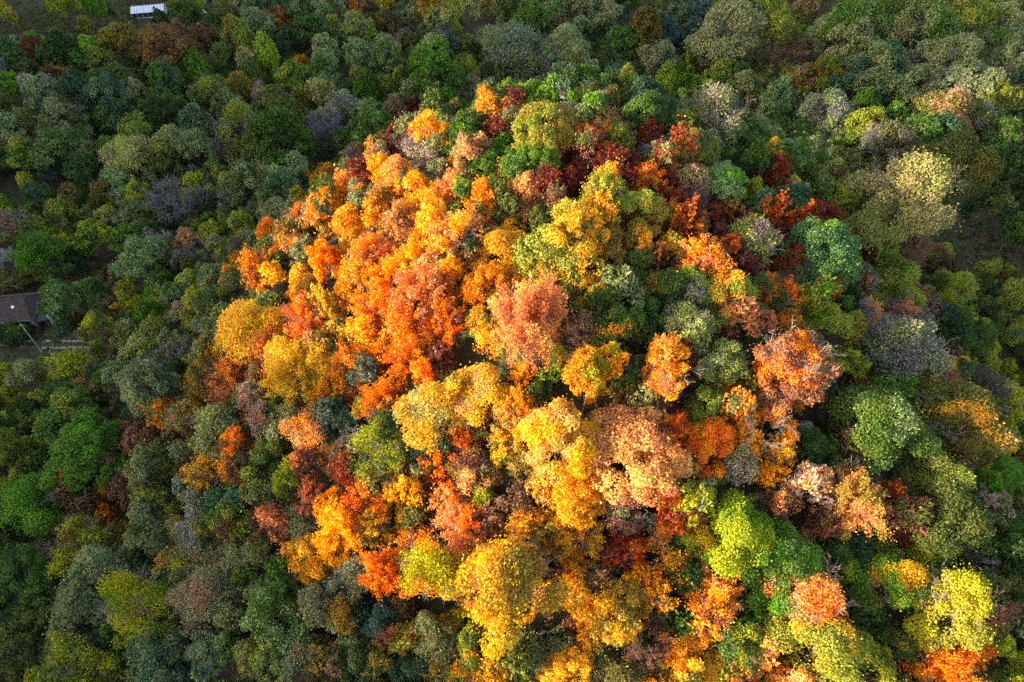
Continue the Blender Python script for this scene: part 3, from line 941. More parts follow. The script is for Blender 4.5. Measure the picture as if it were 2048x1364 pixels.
164 986 100 56 S:.3 br go|brown thin tree with yellow specks right of the glowing green one
242 986 64 56 S:.25 br o|brown tree with orange specks right of the yellow-specked one
298 942 62 88 R lg ol|sage green tree in the dim lower left
336 922 46 52 S o ol|orange flecked tree right of the dim sage one
312 996 70 44 R ol yg|dark olive tree below the dim sage one
372 978 42 66 C gs lg|slender silvery green tree in the lower left
426 950 72 72 F oc go|ochre feathery tree lower left below the broad speckled one
466 952 40 40 F o br
440 1006 64 52 R tg g|dark teal green tree below the ochre feathery one
18 912 50 72 R yg ol
8 860 36 50 R g dg
392 906 50 48 R br ol
500 992 56 60 S br m|dark brown thin tree lower left of centre
130 790 60 50 R dg g
70 860 40 50 R dg ol
604 742 112 102 F y go|large speckled golden tree low on the left slope
654 700 60 50 F yg pk
704 742 86 76 F o rb|orange brown tree left of the red orange patch
664 784 66 50 F o go|orange gold tree under the large speckled golden one
750 690 50 60 F y go
824 724 82 86 F ro o|flame orange-red tree just above the layered yellow one
884 722 50 60 F rb m|mauve brown tree right of the flame orange-red one
864 818 104 112 L y py|layered bright yellow tree with shelf-like branches
974 784 100 92 L cp y|layered pale gold tree right of the bright yellow shelf-branched one
944 850 66 50 R rb yg
1022 872 78 76 F y py|soft pale yellow tree below the layered pale gold one
780 802 76 80 F o ro|orange freckled tree left of the layered bright yellow one
724 798 50 42 F r rb|red brown tree at the shaded hollow
766 894 122 76 S yl dg|open tree with scattered lime yellow leaves over dark gaps
620 856 78 70 S cp o|peach and green speckled tree on the lower left slope
692 838 50 44 W tg gs|small blue-green tree in the hollow left of the orange freckled one
526 850 62 82 S pb gr|dusty mauve speckled dome on the lower left slope
562 824 52 66 R ol g|olive green tree right of the dusty mauve dome
622 926 52 90 F rb pk|dusty rose tree on the lower left slope
568 984 48 92 S yl g|lime speckled narrow tree left of the dusty rose ones
624 992 66 72 F pk rb|dusty pink speckled tree below the dusty rose one
662 1004 40 44 S o lg
732 992 74 60 F ro o|red orange tree in the lower left middle
790 996 48 54 F go y|small golden tree right of the lower red orange one
842 930 56 68 R tg oc|shaded blue-green tree below the layered bright yellow one
924 896 72 52 F r ro|dark red tree below the layered yellow pair
944 940 86 66 S rb oc|rusty brown speckled tree below the dark red one
966 996 50 44 S yl yg
894 992 60 60 F cp ro|pink-orange speckled tree lower centre
540 904 74 60 R ol g|olive tree under the dusty mauve dome
990 936 50 50 S oc lg
598 880 30 60 S lg py
806 950 50 60 R oc br
850 985 44 50 R m br
700 940 80 50 S r br
1110 716 44 92 R yg y|narrow lime-yellow tree between the salmon giant and the orange two-tone one
1176 762 84 108 D:.4 o yl|orange and yellow lobed tree above the peach giants
1240 730 76 76 D g dg|dark blue-green tree right of the orange lobed one
1250 790 52 60 F oc br|ochre brown dome in the dark gap
1338 752 116 100 O:.35 o cp|lone orange open-crowned tree on a visible leaning trunk
1302 818 54 48 O py lg|small cream-yellow open tree below the lone orange one
1450 732 86 96 R yk lg|pale yellow-green spreading tree right of the lone orange one
1440 782 62 40 F ro oc|scattered red-orange branches below the pale yellow-green spreading tree
1420 824 84 52 R ol yg|dark olive understorey tree above the vivid red-orange ball
1122 892 132 154 D cw go|giant pale gold tree with sparkling leaves lower centre
1262 912 178 160 D pk cw|giant peach pink tree lower centre right
1156 990 116 96 D go o|bright orange-gold tree below the giant pale gold one
1406 896 112 108 D:.35 ro o|vivid red-orange ball tree right of the peach giant
1336 864 48 52 R lg g|green tree squeezed between the peach giant and the red-orange ball
1332 982 32 54 F ro r|small red tree under the right side of the peach giant
1526 852 110 112 O o go|open orange tree with pale branches right of the red-orange ball
1548 920 60 90 F go o|golden lower tree beneath the open orange one
1482 936 66 86 S pw lg|pinkish grey speckled tree between the red-orange ball and the open orange one
1390 962 64 70 S pb pk|dull pink thin tree below the red-orange ball
1244 1010 84 44 S rb pb|mauve pink tree under the peach giant
1086 958 54 64 S yg cp|green speckled tree left under the pale gold giant
1044 930 56 66 S oc pb|tan gold tree left of the green speckled one
1040 996 66 50 S br pb|brown mottled tree lower centre
1046 822 52 80 F go o|orange gold tree under the salmon giant
1046 756 50 50 F o go
1072 790 50 50 R g yg
1340 830 40 40 R br r
1420 960 50 60 R ol br
1385 745 30 60 R r br
1590 735 132 160 O rb ro|large dusty red half-bare tree with a pale trunk
1568 790 70 80 F oc ro|rust and olive tree under the large dusty red one
1694 736 66 62 R yl ol|yellow speckled olive tree right of the large dusty red one
1800 720 144 88 S gr lg|wide grey-green speckled mound tree on the right
1714 778 50 56 F m r|maroon tree left of the large pale green giant
1794 786 100 52 W bg g|fresh green feathery tree top above the pale green giant
1762 866 152 132 R g lm|large pale green giant at the right
1908 850 152 134 R:.34 ol y|large olive tree with a bright yellow crest at the right
1904 816 60 60 L y go
1964 734 54 62 R yl yg|yellow-green tree near the right edge above the dark bare one
1904 716 60 40 R yg g
1958 788 96 66 B pu bgy|dark purple-grey leafless tree right of the yellow-crested olive giant
2020 804 66 84 R yl py|yellow-cream tree at the right edge
1600 866 50 50 W gs lg
1624 898 80 64 D dg g|dark green tree in the deep shade left of the pale green giant
1690 996 112 112 F oc pk|orange-pink domed tree with grey bare top right of centre
1714 956 60 50 B pw gr|grey leafless crown rising from the orange-pink dome
1776 1004 60 112 F r ro|dark rust tree right of the orange-pink dome
1862 962 124 88 R ol yg|olive green tree below the yellow-crested giant
1994 960 88 80 R bg g|rich green tree at the right edge below the olive giants
1874 1036 136 62 R ol dg|dark olive low tree lower right
1980 1006 68 50 S pb kh|tan pink speckled tree at the right edge
1552 1010 52 56 S pw cp|whitish pink speckled tree above the yellow-green giant
1930 900 60 50 R ol g
1600 960 60 60 R dg m
1490 840 40 60 R oc ol
1660 800 40 60 S tg dg
50 1140 112 104 D dg g|dark green tree with curled clumps at the lower left edge
160 1084 90 96 S yl br|dark tree flecked with small yellow leaves lower left
222 1036 34 44 F ro o|small flame orange tree top in the lower left shade
238 1072 56 44 R oc ol|dull gold tree under the small flame orange one
312 1070 78 88 S lg dg|greyish speckled tree lower left
402 1070 80 76 S lg wh|pale silver-tipped tree lower left
466 1044 66 76 R g yg|mid green tree right of the silver-tipped one
204 1142 100 76 R lg tg|grey teal tree below the gold one
162 1202 116 84 W tg lg|dusky teal spreading tree lower left
308 1210 112 142 S yl bg|large tree glittering with lime yellow leaves lower left
424 1180 112 100 S lg pb|grey tan speckled tree right of the lime glittering one
474 1122 76 78 S lg kh|khaki grey speckled tree above the grey tan one
330 1320 108 78 R tg lg|dim teal green tree on the bottom edge left
428 1308 84 78 R tg lg|second dim teal green tree on the bottom edge
500 1326 64 88 D kh oc|khaki gold tree on the bottom edge left of centre
148 1326 104 72 S yl g|dark tree with yellow flecks on the bottom edge left
42 1318 90 84 R ol dg|very dark olive tree at the bottom left corner
58 1238 96 70 D dg ol|very dark tree on the left edge near the bottom
206 1338 60 60 S kh pb|dull tan tree on the bottom edge left
344 1122 52 44 R oc lg
530 1060 60 76 B br m|dark brown leafless tree lower left of centre
20 1040 40 50 D dg tg
270 1130 60 60 R dg g
230 1260 50 60 D dg g
618 1112 84 62 R go dg|dark tree with gold leaf tufts lower left of centre
574 1160 72 86 D g dg|deep green tree below the gold-tufted one
546 1232 110 86 R g lm|fresh deep green tree near the bottom left of centre
632 1220 70 86 S kh lg|khaki and grey leafy tree right of the fresh deep green one
690 1066 84 92 F go o|golden speckled tree lower left of centre
754 1052 70 60 F y go|amber yellow tree right of the golden speckled one
776 1140 78 130 F o ro|vivid orange feathery tree low in the picture
818 1078 56 50 S pw o|pale pink tipped tree right above the vivid orange feathery one
882 1150 118 146 S yl o|big tree sprinkled with lime and orange leaves low centre
720 1162 90 62 S gs lg|silvery leaved tree left of the vivid orange feathery one
764 1232 74 64 W bt tg|blue-teal leaved tree low in the picture
690 1234 62 72 R oc ol|dull ochre tree left of the blue-teal one
790 1280 54 70 F oc rb|brown orange tree under the blue-teal one
804 1214 50 44 R oc br
882 1290 84 78 S kh lg|khaki green speckled tree near the bottom centre
1014 1198 162 186 R go oc|biggest golden yellow tree at the bottom centre
922 1060 88 66 F cp ro|peach red speckled tree lower centre
602 1316 84 86 S lg pb|sage and mauve speckled tree on the bottom edge
546 1316 70 80 R lg yg|sage green tree on the bottom edge left of centre
726 1310 84 66 R lg dg|dim sage tree on the bottom edge
690 1346 56 40 S pb dg
830 1336 84 60 W tg dg|dim teal tree on the bottom edge near centre
936 1334 84 56 R yg o|green gold tree on the bottom edge near centre
1000 1306 60 56 S oc rb|amber and maroon tree below the biggest golden one
856 1052 60 50 B rb br|reddish brown leafless scrub low centre
980 1066 56 56 F pk rb|dusty pink tree low centre
958 1104 60 50 F o go
600 1050 60 60 S lg kh|sage khaki tree left of the golden speckled one
660 1140 60 50 S oc lg
1080 1074 88 88 F oc o|brownish orange tree low centre right of the dusty pink one
1158 1062 88 84 F go o|orange gold tree right of the brownish orange one
1242 1108 80 70 F r ro|raspberry red tree low centre right
1264 1044 52 52 W lg gs|small sage green tree above the raspberry red one
1318 1070 56 64 S go pk|gold and pink flecked tree right of the small sage one
1346 1092 44 74 D g dg|dark green narrow tree left of the lime-yellow giant
1152 1134 74 64 F o rb|orange and mauve tree left below the raspberry red one
1210 1152 60 48 S pb lg|mauve grey tree under the raspberry red one
1236 1214 104 108 D go oc|rounded golden tree low centre right
1178 1254 66 60 F y o|yellow orange tree left of the rounded golden one
1306 1188 70 90 F go ro|orange and gold tree right of the rounded golden one
1370 1150 62 80 R dg g|dark sage tree beneath the dark green narrow one
1362 1230 56 50 S gs pb|grey leaved tree with pink tips
1434 1210 94 100 F cp o|peach orange open tree low right of centre
1392 1080 78 78 R yl o|lime yellow tree with an orange left side
1474 1074 134 122 R:.4 yl bg|lime-yellow giant tree lower right of centre
1566 1124 122 118 R g bg|deep green tree behind the right side of the lime-yellow giant
1540 1100 80 80 R yl yg|yellow-green lit crown right of the lime-yellow giant
1282 1292 92 98 B rb br|reddish pink leafless tree at the bottom right of centre
1356 1298 80 62 R go o|bright amber tree at the bottom right of centre
1130 1326 92 70 D y go|amber yellow tree on the bottom edge centre
1150 1272 56 50 F rb m
1060 1308 88 80 S lg dg|dim sage tree below the biggest golden one
1482 1288 108 90 R yl g|yellow and green tree near the bottom right of centre
1420 1336 74 60 R y cp|pale gold tree on the bottom edge right of centre
1496 1344 84 50 D cp o|peach gold tree on the bottom edge right
1320 1342 64 46 S o lg
1208 1330 66 58 S lg oc|dim grey tree with gold flecks on the bottom edge
1200 1200 30 60 R dg ol
1402 1280 50 60 S rb o
1610 1206 146 76 S cp ro|wide pink-brown speckled tree lower right
1632 1302 150 122 R:.36 yg y|big yellow-green tree with golden patches near the bottom right
1690 1152 72 70 R bg yl|small green tree with a lime top lower right
1662 1116 60 66 R g dg|olive dark green tree above the small lime-topped one
1716 1096 70 56 D tg dg|dim teal tree lower right
1784 1164 112 98 R:.5 bg y|green tree with a bright yellow crown top lower right
1888 1232 118 148 R:.5 yg yl|tall yellow-green giant near the bottom right
1866 1098 92 74 R g yl|green tree above the yellow-green giant
1934 1122 76 78 B wh pw|white-twigged bare tree near the right edge
2006 1070 92 84 R dg g|dark green tree at the right edge lower part
1966 1236 86 150 B rb m|fuzzy red-brown leafless thicket tree at the lower right edge
1888 1346 122 72 F ro o|flame orange tree on the bottom edge right
2028 1330 64 62 R yl g|yellow-green tree in the bottom right corner
1740 1326 92 80 R g yl|green tree with yellow flecks on the bottom edge right
1720 1252 76 62 D dg g|deep green tree below the yellow-topped green one
1794 1288 70 60 R g oc|dark green tree left of the yellow-green giant's foot
2016 1160 74 96 D dg ol|nearly black green tree at the right edge
1830 1190 60 80 R g yg
1554 1346 60 50 S y o
1634 1062 60 46 S br pk|brown pink thin tree above the olive dark green one
1784 1062 70 46 S rb ol|rusty thin tree under the dark rust one
1720 1052 60 40 R dg ol
1560 1260 50 50 R g yg
1840 1330 50 60 R dg oc
2030 1250 40 80 D dg g
1190 328 60 50 F r m
1258 336 50 40 F r m
1326 398 40 44 F r rb
1350 412 50 50 F r m
1424 446 50 54 F r m
1545 480 50 70 F r m
1606 436 70 44 F r m
1140 326 40 44 F m r
1232 392 50 44 F r oc
1264 290 40 36 F r m
1330 350 50 30 F r ol
1412 392 40 40 F rb r
1470 460 40 40 F r m
1532 520 40 50 F m r
1182 400 44 50 F m r
1090 390 40 40 F m r
1352 470 34 44 F r m
1240 540 40 40 F r oc"""
rows = []
for ln in TREES.strip().split("\n"):
    head, _, lab = ln.partition("|")
    f = head.split()
    ty, _, shr = f[4].partition(':')
    rows.append((float(f[0]), float(f[1]), float(f[2]), float(f[3]), ty, f[5], f[6], lab, float(shr) if shr else None))

def solve(px, py, w, h, typ):
    """crown half-width a, half-height c, and the ground point under the crown"""
    a = c = 4.0; p = None
    for _ in range(7):
        lift = (1.35 if typ not in 'UB' else (.5 if typ == 'U' else 1.15))*c
        if typ == 'O': lift = 1.7*c
        p, dep = hit(px, py, lift)
        m = dep/FPX                      # metres per photo pixel
        a = w*.5*m*1.18
        dv = ray(px, py); dv = dv/np.linalg.norm(dv)
        sn, cs = -dv[2], math.hypot(dv[0], dv[1])
        hh = h*.5*m*1.18
        c2 = (hh*hh-(a*sn)**2)/max(cs*cs, .12)
        c = math.sqrt(max(c2, 0)); c = min(max(c, (1.08 if typ in 'FSCRW' else .95)*a), 1.8*a)
        c = min(c, 12.0)
        if typ == 'U': c = .6*a
    return a, c, p, lift
T = []
for (px, py, w, h, typ, ca, cb, lab, shr) in rows:
    a, c, p, lift = solve(px, py, w, h, typ)
    T.append(dict(px=px, py=py, w=w, h=h, typ=typ, ca=ca, cb=cb, lab=lab, a=a, c=c, x=p[0], y=p[1], lift=lift,
                  z=float(terrain(p[0], p[1]))))
    if shr is not None: T[-1]['share'] = shr
bare = [t for t in T if t['lab'] and t['typ'] == 'B']
leafy = sorted([t for t in T if t['lab'] and t['typ'] not in 'B'], key=lambda t: -t['w']*t['h'])[:296]
single = {id(t) for t in bare+leafy}
NAMES = {'D': 'domed_tree', 'R': 'broadleaf_tree', 'F': 'feathery_tree', 'S': 'thin_leaved_tree', 'L': 'tiered_tree',
         'W': 'drooping_tree', 'C': 'columnar_tree', 'O': 'open_crowned_tree', 'U': 'shrub', 'B': 'leafless_tree'}
pr = random.Random(5)
def make_tree(t):
    e = bpy.data.objects.new(NAMES[t['typ']], None); COL.objects.link(e)
    e.location = (t['x'], t['y'], t['z']-.05)
    e.empty_display_size = 1.0
    on_hill = t['z'] > 14 and t['y'] < 170 and abs(t['x']) < 110
    tag(e, t['lab'], 'bare tree' if t['typ'] == 'B' else 'tree',
        'autumn trees on the hill' if on_hill else 'trees of the wood around the hill')
    rot = pr.uniform(0, 6.28); var = pr.randrange(3)
    ln = .08 if on_hill else .15; lean = (pr.uniform(-ln, ln), pr.uniform(-ln, ln))
    if t['typ'] == 'O': lean = (.0, .07)
    e.rotation_euler = (lean[0], lean[1], rot)
    pa, pb_ = tone_of(t['ca'], on_hill), tone_of(t['cb'], on_hill)
    jv = pr.uniform(.82, 1.22); j = [jv*pr.uniform(.93, 1.07) for _ in range(3)]; sx_ = pr.uniform(.88, 1.14)
    def put(nm, me, jit=True):
        o = link(nm, me, e); o.location = (0, 0, t['lift']); o.scale = (t['a']*sx_, t['a']/sx_, t['c'])
        o["tone_a"] = [pa[i]*j[i] for i in range(3)]; o["tone_b"] = [pb_[i]*j[i] for i in range(3)]
        o["share"] = float(t.get('share', .5+pr.uniform(-.12, .12)))
        return o
    put("trunk", trunk_mesh('O' if t['typ'] in 'OB' else 'R', var)[0])
    if t['typ'] == 'B':
        put("twigs", twig_mesh(True, var))
    else:
        put("crown", crown_mesh(t['typ'], lod_of(t['w']), var % (3 if t['typ'] in 'DRF' else 2)))
        if t['typ'] in 'SO' or (t['typ'] == 'F' and pr.random() < .6) or (t['typ'] == 'R' and pr.random() < .25):
            o = put("twigs", twig_mesh(False, var)); o["tone_a"] = [.26, .21, .19]
for t in T:
    if id(t) in single: make_tree(t)

# ------------------------------------------------------------------ the rest of the wood, joined
# one cloud of points per kind; geometry nodes set a crown on every point (nobody could count these)
class Scatter:
    def __init__(s): s.p = []; s.sc = []; s.ro = []; s.ix = []; s.a = []; s.b = []; s.sh = []
    def add(s, x, y, z, a, c, ix, ca, cb, g, share=.5):
        s.p.append((x, y, z)); q = g.uniform(.88, 1.14); s.sc.append((a*q, a/q, c)); s.ro.append((g.uniform(-.15, .15), g.uniform(-.15, .15), g.uniform(0, 6.28)))
        j = g.uniform(.82, 1.2); s.ix.append(ix); s.a.append(np.array(ca)*j); s.b.append(np.array(cb)*j); s.sh.append(share)
    def build(s, name, label, coll):
        n = len(s.p); me = bpy.data.meshes.new(name)
        me.vertices.add(n); me.vertices.foreach_set("co", np.asarray(s.p, np.float32).ravel())
        for nm, typ, arr, key in (("sc", 'FLOAT_VECTOR', s.sc, "vector"), ("ro", 'FLOAT_VECTOR', s.ro, "vector"), ("ix", 'INT', s.ix, "value"),
                                  ("tone_a", 'FLOAT_VECTOR', s.a, "vector"), ("tone_b", 'FLOAT_VECTOR', s.b, "vector"), ("share", 'FLOAT', s.sh, "value")):
            at = me.attributes.new(nm, typ, 'POINT')
            at.data.foreach_set(key, np.asarray(arr, np.int32 if typ == 'INT' else np.float32).ravel())
        o = link(name, me); tag(o, label, None, None, 'stuff')
        ng = bpy.data.node_groups.new(name, 'GeometryNodeTree')
        ng.interface.new_socket("Geometry", in_out='INPUT', socket_type='NodeSocketGeometry')
        ng.interface.new_socket("Geometry", in_out='OUTPUT', socket_type='NodeSocketGeometry')
        gi = ng.nodes.new("NodeGroupInput"); go = ng.nodes.new("NodeGroupOutput")
        ip = ng.nodes.new("GeometryNodeInstanceOnPoints"); ci = ng.nodes.new("GeometryNodeCollectionInfo")
        ci.inputs["Collection"].default_value = coll; ci.inputs["Separate Children"].default_value = True; ci.inputs["Reset Children"].default_value = True
        def att(nm, dt):
            q = ng.nodes.new("GeometryNodeInputNamedAttribute"); q.data_type = dt; q.inputs["Name"].default_value = nm
            return [k for k in q.outputs if k.enabled and k.name == "Attribute"][0]
        L = ng.links.new
        L(gi.outputs[0], ip.inputs["Points"]); L(ci.outputs[0], ip.inputs["Instance"]); ip.inputs["Pick Instance"].default_value = True
        L(att("ix", 'INT'), ip.inputs["Instance Index"]); L(att("sc", 'FLOAT_VECTOR'), ip.inputs["Scale"])
        er = ng.nodes.new("FunctionNodeEulerToRotation"); L(att("ro", 'FLOAT_VECTOR'), er.inputs[0]); L(er.outputs[0], ip.inputs["Rotation"])
        L(ip.outputs[0], go.inputs[0])
        o.modifiers.new("scatter", 'NODES').node_group = ng
        return o
_proto = []
def proto(typ, n, sz, seed):
    """register a crown for scattering; collection children are picked in name order"""
    V, F, tone, rnd = crown_arrays(typ, n, sz, seed)
    me = mesh_from("scatter_crown", V, F, [M_scat], {"tone": ('FLOAT', tone), "rnd": ('FLOAT', rnd)})
    o = bpy.data.objects.new("crown_%03d" % len(_proto), me); PC.objects.link(o); _proto.append(o)
    return len(_proto)-1
PC = bpy.data.collections.new("crowns_for_scattering")       # never linked to the scene itself
PI = {}
for ty in 'DRFSLWCOU':
    for lod, (n_, s_) in enumerate([(1500, .088), (3400, .060), (6500, .044)]):
        for v_ in range(2 if ty in 'DRFSW' else 1):
            PI.setdefault((ty, lod), []).append(proto(ty, n_, s_, 4000+lod*10+v_*3+ord(ty)))
BUSH = [proto(t_, 900, .088, 6000+k*7) for k, t_ in enumerate('RSFDWRSF')]
BUSH_FINE = [proto(t_, 1700, .062, 7000+k*7) for k, t_ in enumerate('RSFDWR')]
TWIG = []
def any_of(l, g): return l[int(g.integers(len(l)))]
S1 = Scatter(); g = np.random.default_rng(21)
for t in T:
    if id(t) in single: continue
    ty = 'S' if t['typ'] == 'B' else t['typ']
    lod = 0 if t['w'] < 44 else 1 if t['w'] < 74 else 2
    S1.add(t['x'], t['y'], t['z']+t['lift'], t['a'], t['c'], any_of(PI[(ty, lod)], g), tone_of(t['ca'], t['z'] > 10 and t['y'] < 170), tone_of(t['cb'], t['z'] > 10 and t['y'] < 170), g)
S1.build("smaller_trees", "small trees filling the gaps between the large crowns of the wood", PC)

# open places where no undergrowth stands (x, y, radius) in metres
def zone(px, py, r): p, _ = hit(px, py); return (p[0], p[1], r)
CLEAR = [zone(70, 55, 34), zone(170, 40, 36), zone(255, 40, 26), zone(10, 60, 24), zone(310, 22, 20), zone(180, 66, 16), zone(90, 20, 30),
         zone(1920, 490, 12), zone(1980, 500, 9), zone(1890, 520, 9), zone(200, 530, 9), zone(180, 560, 7), zone(40, 560, 8), zone(70, 550, 7),
         zone(40, 610, 9), zone(15, 620, 9), zone(305, 72, 11), zone(275, 80, 8), zone(-20, 690, 5), zone(20, 692, 5), zone(60, 694, 5), zone(100, 696, 5), zone(140, 698, 5), zone(165, 699, 4), zone(90, 665, 6), zone(140, 672, 5), zone(368, 56, 12), zone(40, 640, 9), zone(60, 655, 7), zone(10, 650, 6),
         zone(1580, 145, 8), zone(962, 74, 5), zone(402, 30, 6), zone(440, 38, 5), zone(420, 12, 8), zone(370, 12, 8), zone(60, 390, 7), zone(130, 385, 5)]
Txy = np.array([(t['x'], t['y']) for t in T]); Ta = np.array([t['a'] if t['typ'] not in 'BSOU' else 0 for t in T])
def near(x, y):
    d = (Txy[:, 0]-x)**2+(Txy[:, 1]-y)**2
    i = np.argpartition(d, 4)[:4]; return i, d[i]
_ix = [i for i, t in enumerate(T) if t['typ'] not in 'BSOU']
Tpx = np.array([T[i]['px'] for i in _ix]); Tpy = np.array([T[i]['py'] for i in _ix]); Tw = np.array([T[i]['w'] for i in _ix]); Th = np.array([T[i]['h'] for i in _ix])
Tf = np.array([project(np.array([T[i]['x'], T[i]['y'], T[i]['z']+T[i]['lift']]))[2][0] for i in _ix])
S2 = Scatter(); S3 = Scatter()
g = np.random.default_rng(33)
GRN = ['ol', 'g', 'dg', 'lg', 'yg', 'tg', 'br', 'lg', 'kh']
nb = 0
# undergrowth in and a little around the view
step = 3.5
for gy in np.arange(-10, 330, step):
    for gx in np.arange(-250, 250, step):
        x = gx+g.uniform(-.5, .5)*step; y = gy+g.uniform(-.5, .5)*step
        z = float(terrain(x, y))
        u, v, f = project(np.array([x, y, z+2]))
        if np.any((abs(Tpx-u[0]) < Tw*.31) & (abs(Tpy-v[0]) < Th*.31) & (Tf < f[0]+3)): continue
        if f[0] < 5 or u[0] < -160 or u[0] > 2210 or v[0] < -60 or v[0] > 1800: continue
        if y > 190 and g.random() < .3: continue
        if any((x-cx_)**2+(y-cy_)**2 < (r_+2)**2 for cx_, cy_, r_ in CLEAR): continue
        i, d = near(x, y); k = int(g.choice(i))
        if np.any(((Txy[:, 0]-x)**2+(Txy[:, 1]-y)**2) < (Ta*.62)**2): continue      # nothing to see under a closed crown
        oh = z > 10 and y < 170 and abs(x) < 105; ca = tone_of(T[k]['ca'], oh)
        if not oh and T[k]['ca'] in ('o', 'go', 'ro', 'y', 'cp', 'pk', 'r', 'rb', 'bz', 'oc', 'm') and g.random() < .8: ca = np.array(PAL[GRN[int(g.integers(6))]])
        if oh and (y > 132 or (x > 12 and y > 98)) and T[k]['ca'] in ('o', 'go', 'ro', 'y', 'cp', 'pk', 'oc', 'py', 'yl'):
            ca = np.array(PAL[('m', 'r', 'rb', 'g', 'ol', 'r')[int(g.integers(6))]])      # the crest carries dark red and green scrub
        cb = np.array(PAL[GRN[int(g.integers(len(GRN)))]]) if g.random() < .35 else tone_of(T[k]['cb'], oh)
        if T[k]['typ'] == 'B': ca = np.array(PAL['ol'])
        lowness = g.uniform(0, 1)
        a = g.uniform(1.5, 2.7)*(1.15 if z > 12 else 1); c = a*g.uniform(1.0, 1.7); lift = c*.7+lowness*(5.5 if z > 12 else 3.5)
        S2.add(x, y, z+lift, a, c, any_of(BUSH_FINE if f[0] < 190 else BUSH, g), ca, cb, g); nb += 1
# weeds and low tufts on the open ground
for cx_, cy_, r_ in CLEAR:
    if r_ <= 5: continue
    for _ in range(int(r_*r_*.8)):
        rr = r_*1.2*math.sqrt(g.random()); th = g.uniform(0, 6.28); x = cx_+rr*math.cos(th); y = cy_+rr*math.sin(th)
        a = g.uniform(.18, .5) if g.random() < .93 else g.uniform(.6, 1.2)
        br_ = (x > 60 or g.random() < .45)
        S2.add(x, y, float(terrain(x, y))+a*.3, a, a*.8, any_of(BUSH, g), PAL['br'] if br_ else PAL['ol'], PAL['rb' if br_ and g.random() < .3 else 'ol' if br_ else 'g'], g)
S2.build("undergrowth", "tangled shrubs and saplings between and below the trees of the wood", PC)
# the wood going on outside the frame
for _ in range(4200):
    x = g.uniform(-420, 420); y = g.uniform(-160, 620)
    z = float(terrain(x, y)); u, v, f = project(np.array([x, y, z+5]))
    if f[0] > 5 and -110 < u[0] < 2160 and -45 < v[0] < 1800: continue
    if any((x-cx_)**2+(y-cy_)**2 < r_*r_*1.3 for cx_, cy_, r_ in CLEAR): continue
    i, d = near(x, y)
    ca, cb = [('g', 'ol'), ('lg', 'g'), ('ol', 'yg'), ('dg', 'g'), ('tg', 'lg'), ('go', 'ol'), ('kh', 'lg'), ('br', 'ol')][int(g.integers(8))]
    if min(d) < 400: k = int(g.choice(i)); ca, cb = T[k]['ca'], T[k]['cb']
    a = g.uniform(4, 7.5); c = a*g.uniform(.85, 1.2)
    if x < -300: a *= .8
    S3.add(x, y, z+c*1.2, a, c, any_of(PI[('RDSF'[int(g.integers(4))], 1 if x*x+y*y < 200**2 else 0)], g), PAL[ca], PAL[cb], g)
S3.build("surrounding_wood", "the wood continuing beyond the hill and valley on all sides", PC)

# ------------------------------------------------------------------ ground
def grid_axis(lo, hi, fine_lo, fine_hi, fine, coarse):
    a = [np.arange(lo, fine_lo, coarse), np.arange(fine_lo, fine_hi, fine), np.arange(fine_hi, hi+coarse, coarse)]
    return np.concatenate(a)
gx = grid_axis(-4200, 4200, -600, 300, 6.0, 60.0); gy = grid_axis(-3000, 5400, -120, 480, 6.0, 60.0)
X, Y = np.meshgrid(gx, gy); Z = terrain(X, Y)
V = np.stack([X.ravel(), Y.ravel(), Z.ravel()], 1)
nx = len(gx); ii, jj = np.meshgrid(np.arange(nx-1), np.arange(len(gy)-1)); b0 = (jj*nx+ii).ravel()
Fg = np.stack([b0, b0+1, b0+nx+1, b0+nx], 1)
def _ground(nt, b):
    n1 = noise(nt, .03, 6, .6); n2 = noise(nt, .9, 6, .65); n3 = noise(nt, .22, 4, .6)
    soil = ramp(nt, n2, [(.30, (.022, .014, .009)), (.52, (.055, .036, .022)), (.75, (.115, .080, .052))])
    grass = ramp(nt, n2, [(.3, (.022, .032, .012)), (.7, (.075, .080, .030))])
    f = ramp(nt, math_n(nt, 'ADD', math_n(nt, 'MULTIPLY', n1, .5), math_n(nt, 'MULTIPLY', n3, .5)), [(.44, (0, 0, 0)), (.56, (1, 1, 1))])
    c = mixc(nt, f, soil, grass)
    nt.links.new(c, b.inputs["Base Color"]); b.inputs["Roughness"].default_value = 1.0
    bp = N(nt, "ShaderNodeBump"); bp.inputs["Strength"].default_value = .7; bp.inputs["Distance"].default_value = .4
    nt.links.new(n2, bp.inputs["Height"]); nt.links.new(bp.outputs[0], b.inputs["Normal"])
M_ground = principled("forest_soil", _ground)
gr = link("ground", mesh_from("ground", V, Fg, [M_ground], smooth=True)); tag(gr, kind='structure')

# ------------------------------------------------------------------ litter, grass tufts on the open places
def flat_patch_points(zones, dens, g):
    pts = []
    for cx_, cy_, r_ in zones:
        n = int(dens*r_*r_*3.14); rr = r_*np.sqrt(g.random(n))*1.25; th = g.uniform(0, 6.28, n)
        pts.append(np.stack([cx_+rr*np.cos(th), cy_+rr*np.sin(th)], 1))
    return np.vstack(pts)
g = np.random.default_rng(91)
P = flat_patch_points(CLEAR, 3.0, g)
P = P[g.permutation(len(P))[:34000]]
zz = terrain(P[:, 0], P[:, 1])
n = len(P)
C = np.stack([P[:, 0], P[:, 1], zz+g.uniform(.05, .35, n)], 1)
Nn = unit(g.normal(size=(n, 3))+[0, 0, 1.0])
Vq, Fq = quads(C, Nn, g.uniform(.10, .30, n), g)
pal = np.array([PAL['br'], PAL['ol'], PAL['br'], (.10, .06, .035), PAL['dg'], (.14, .09, .06), (.07, .09, .03)])
pal = np.vstack([pal, pal[1:2]*1.5, [(.20, .15, .10)], [(.10, .14, .04)]])
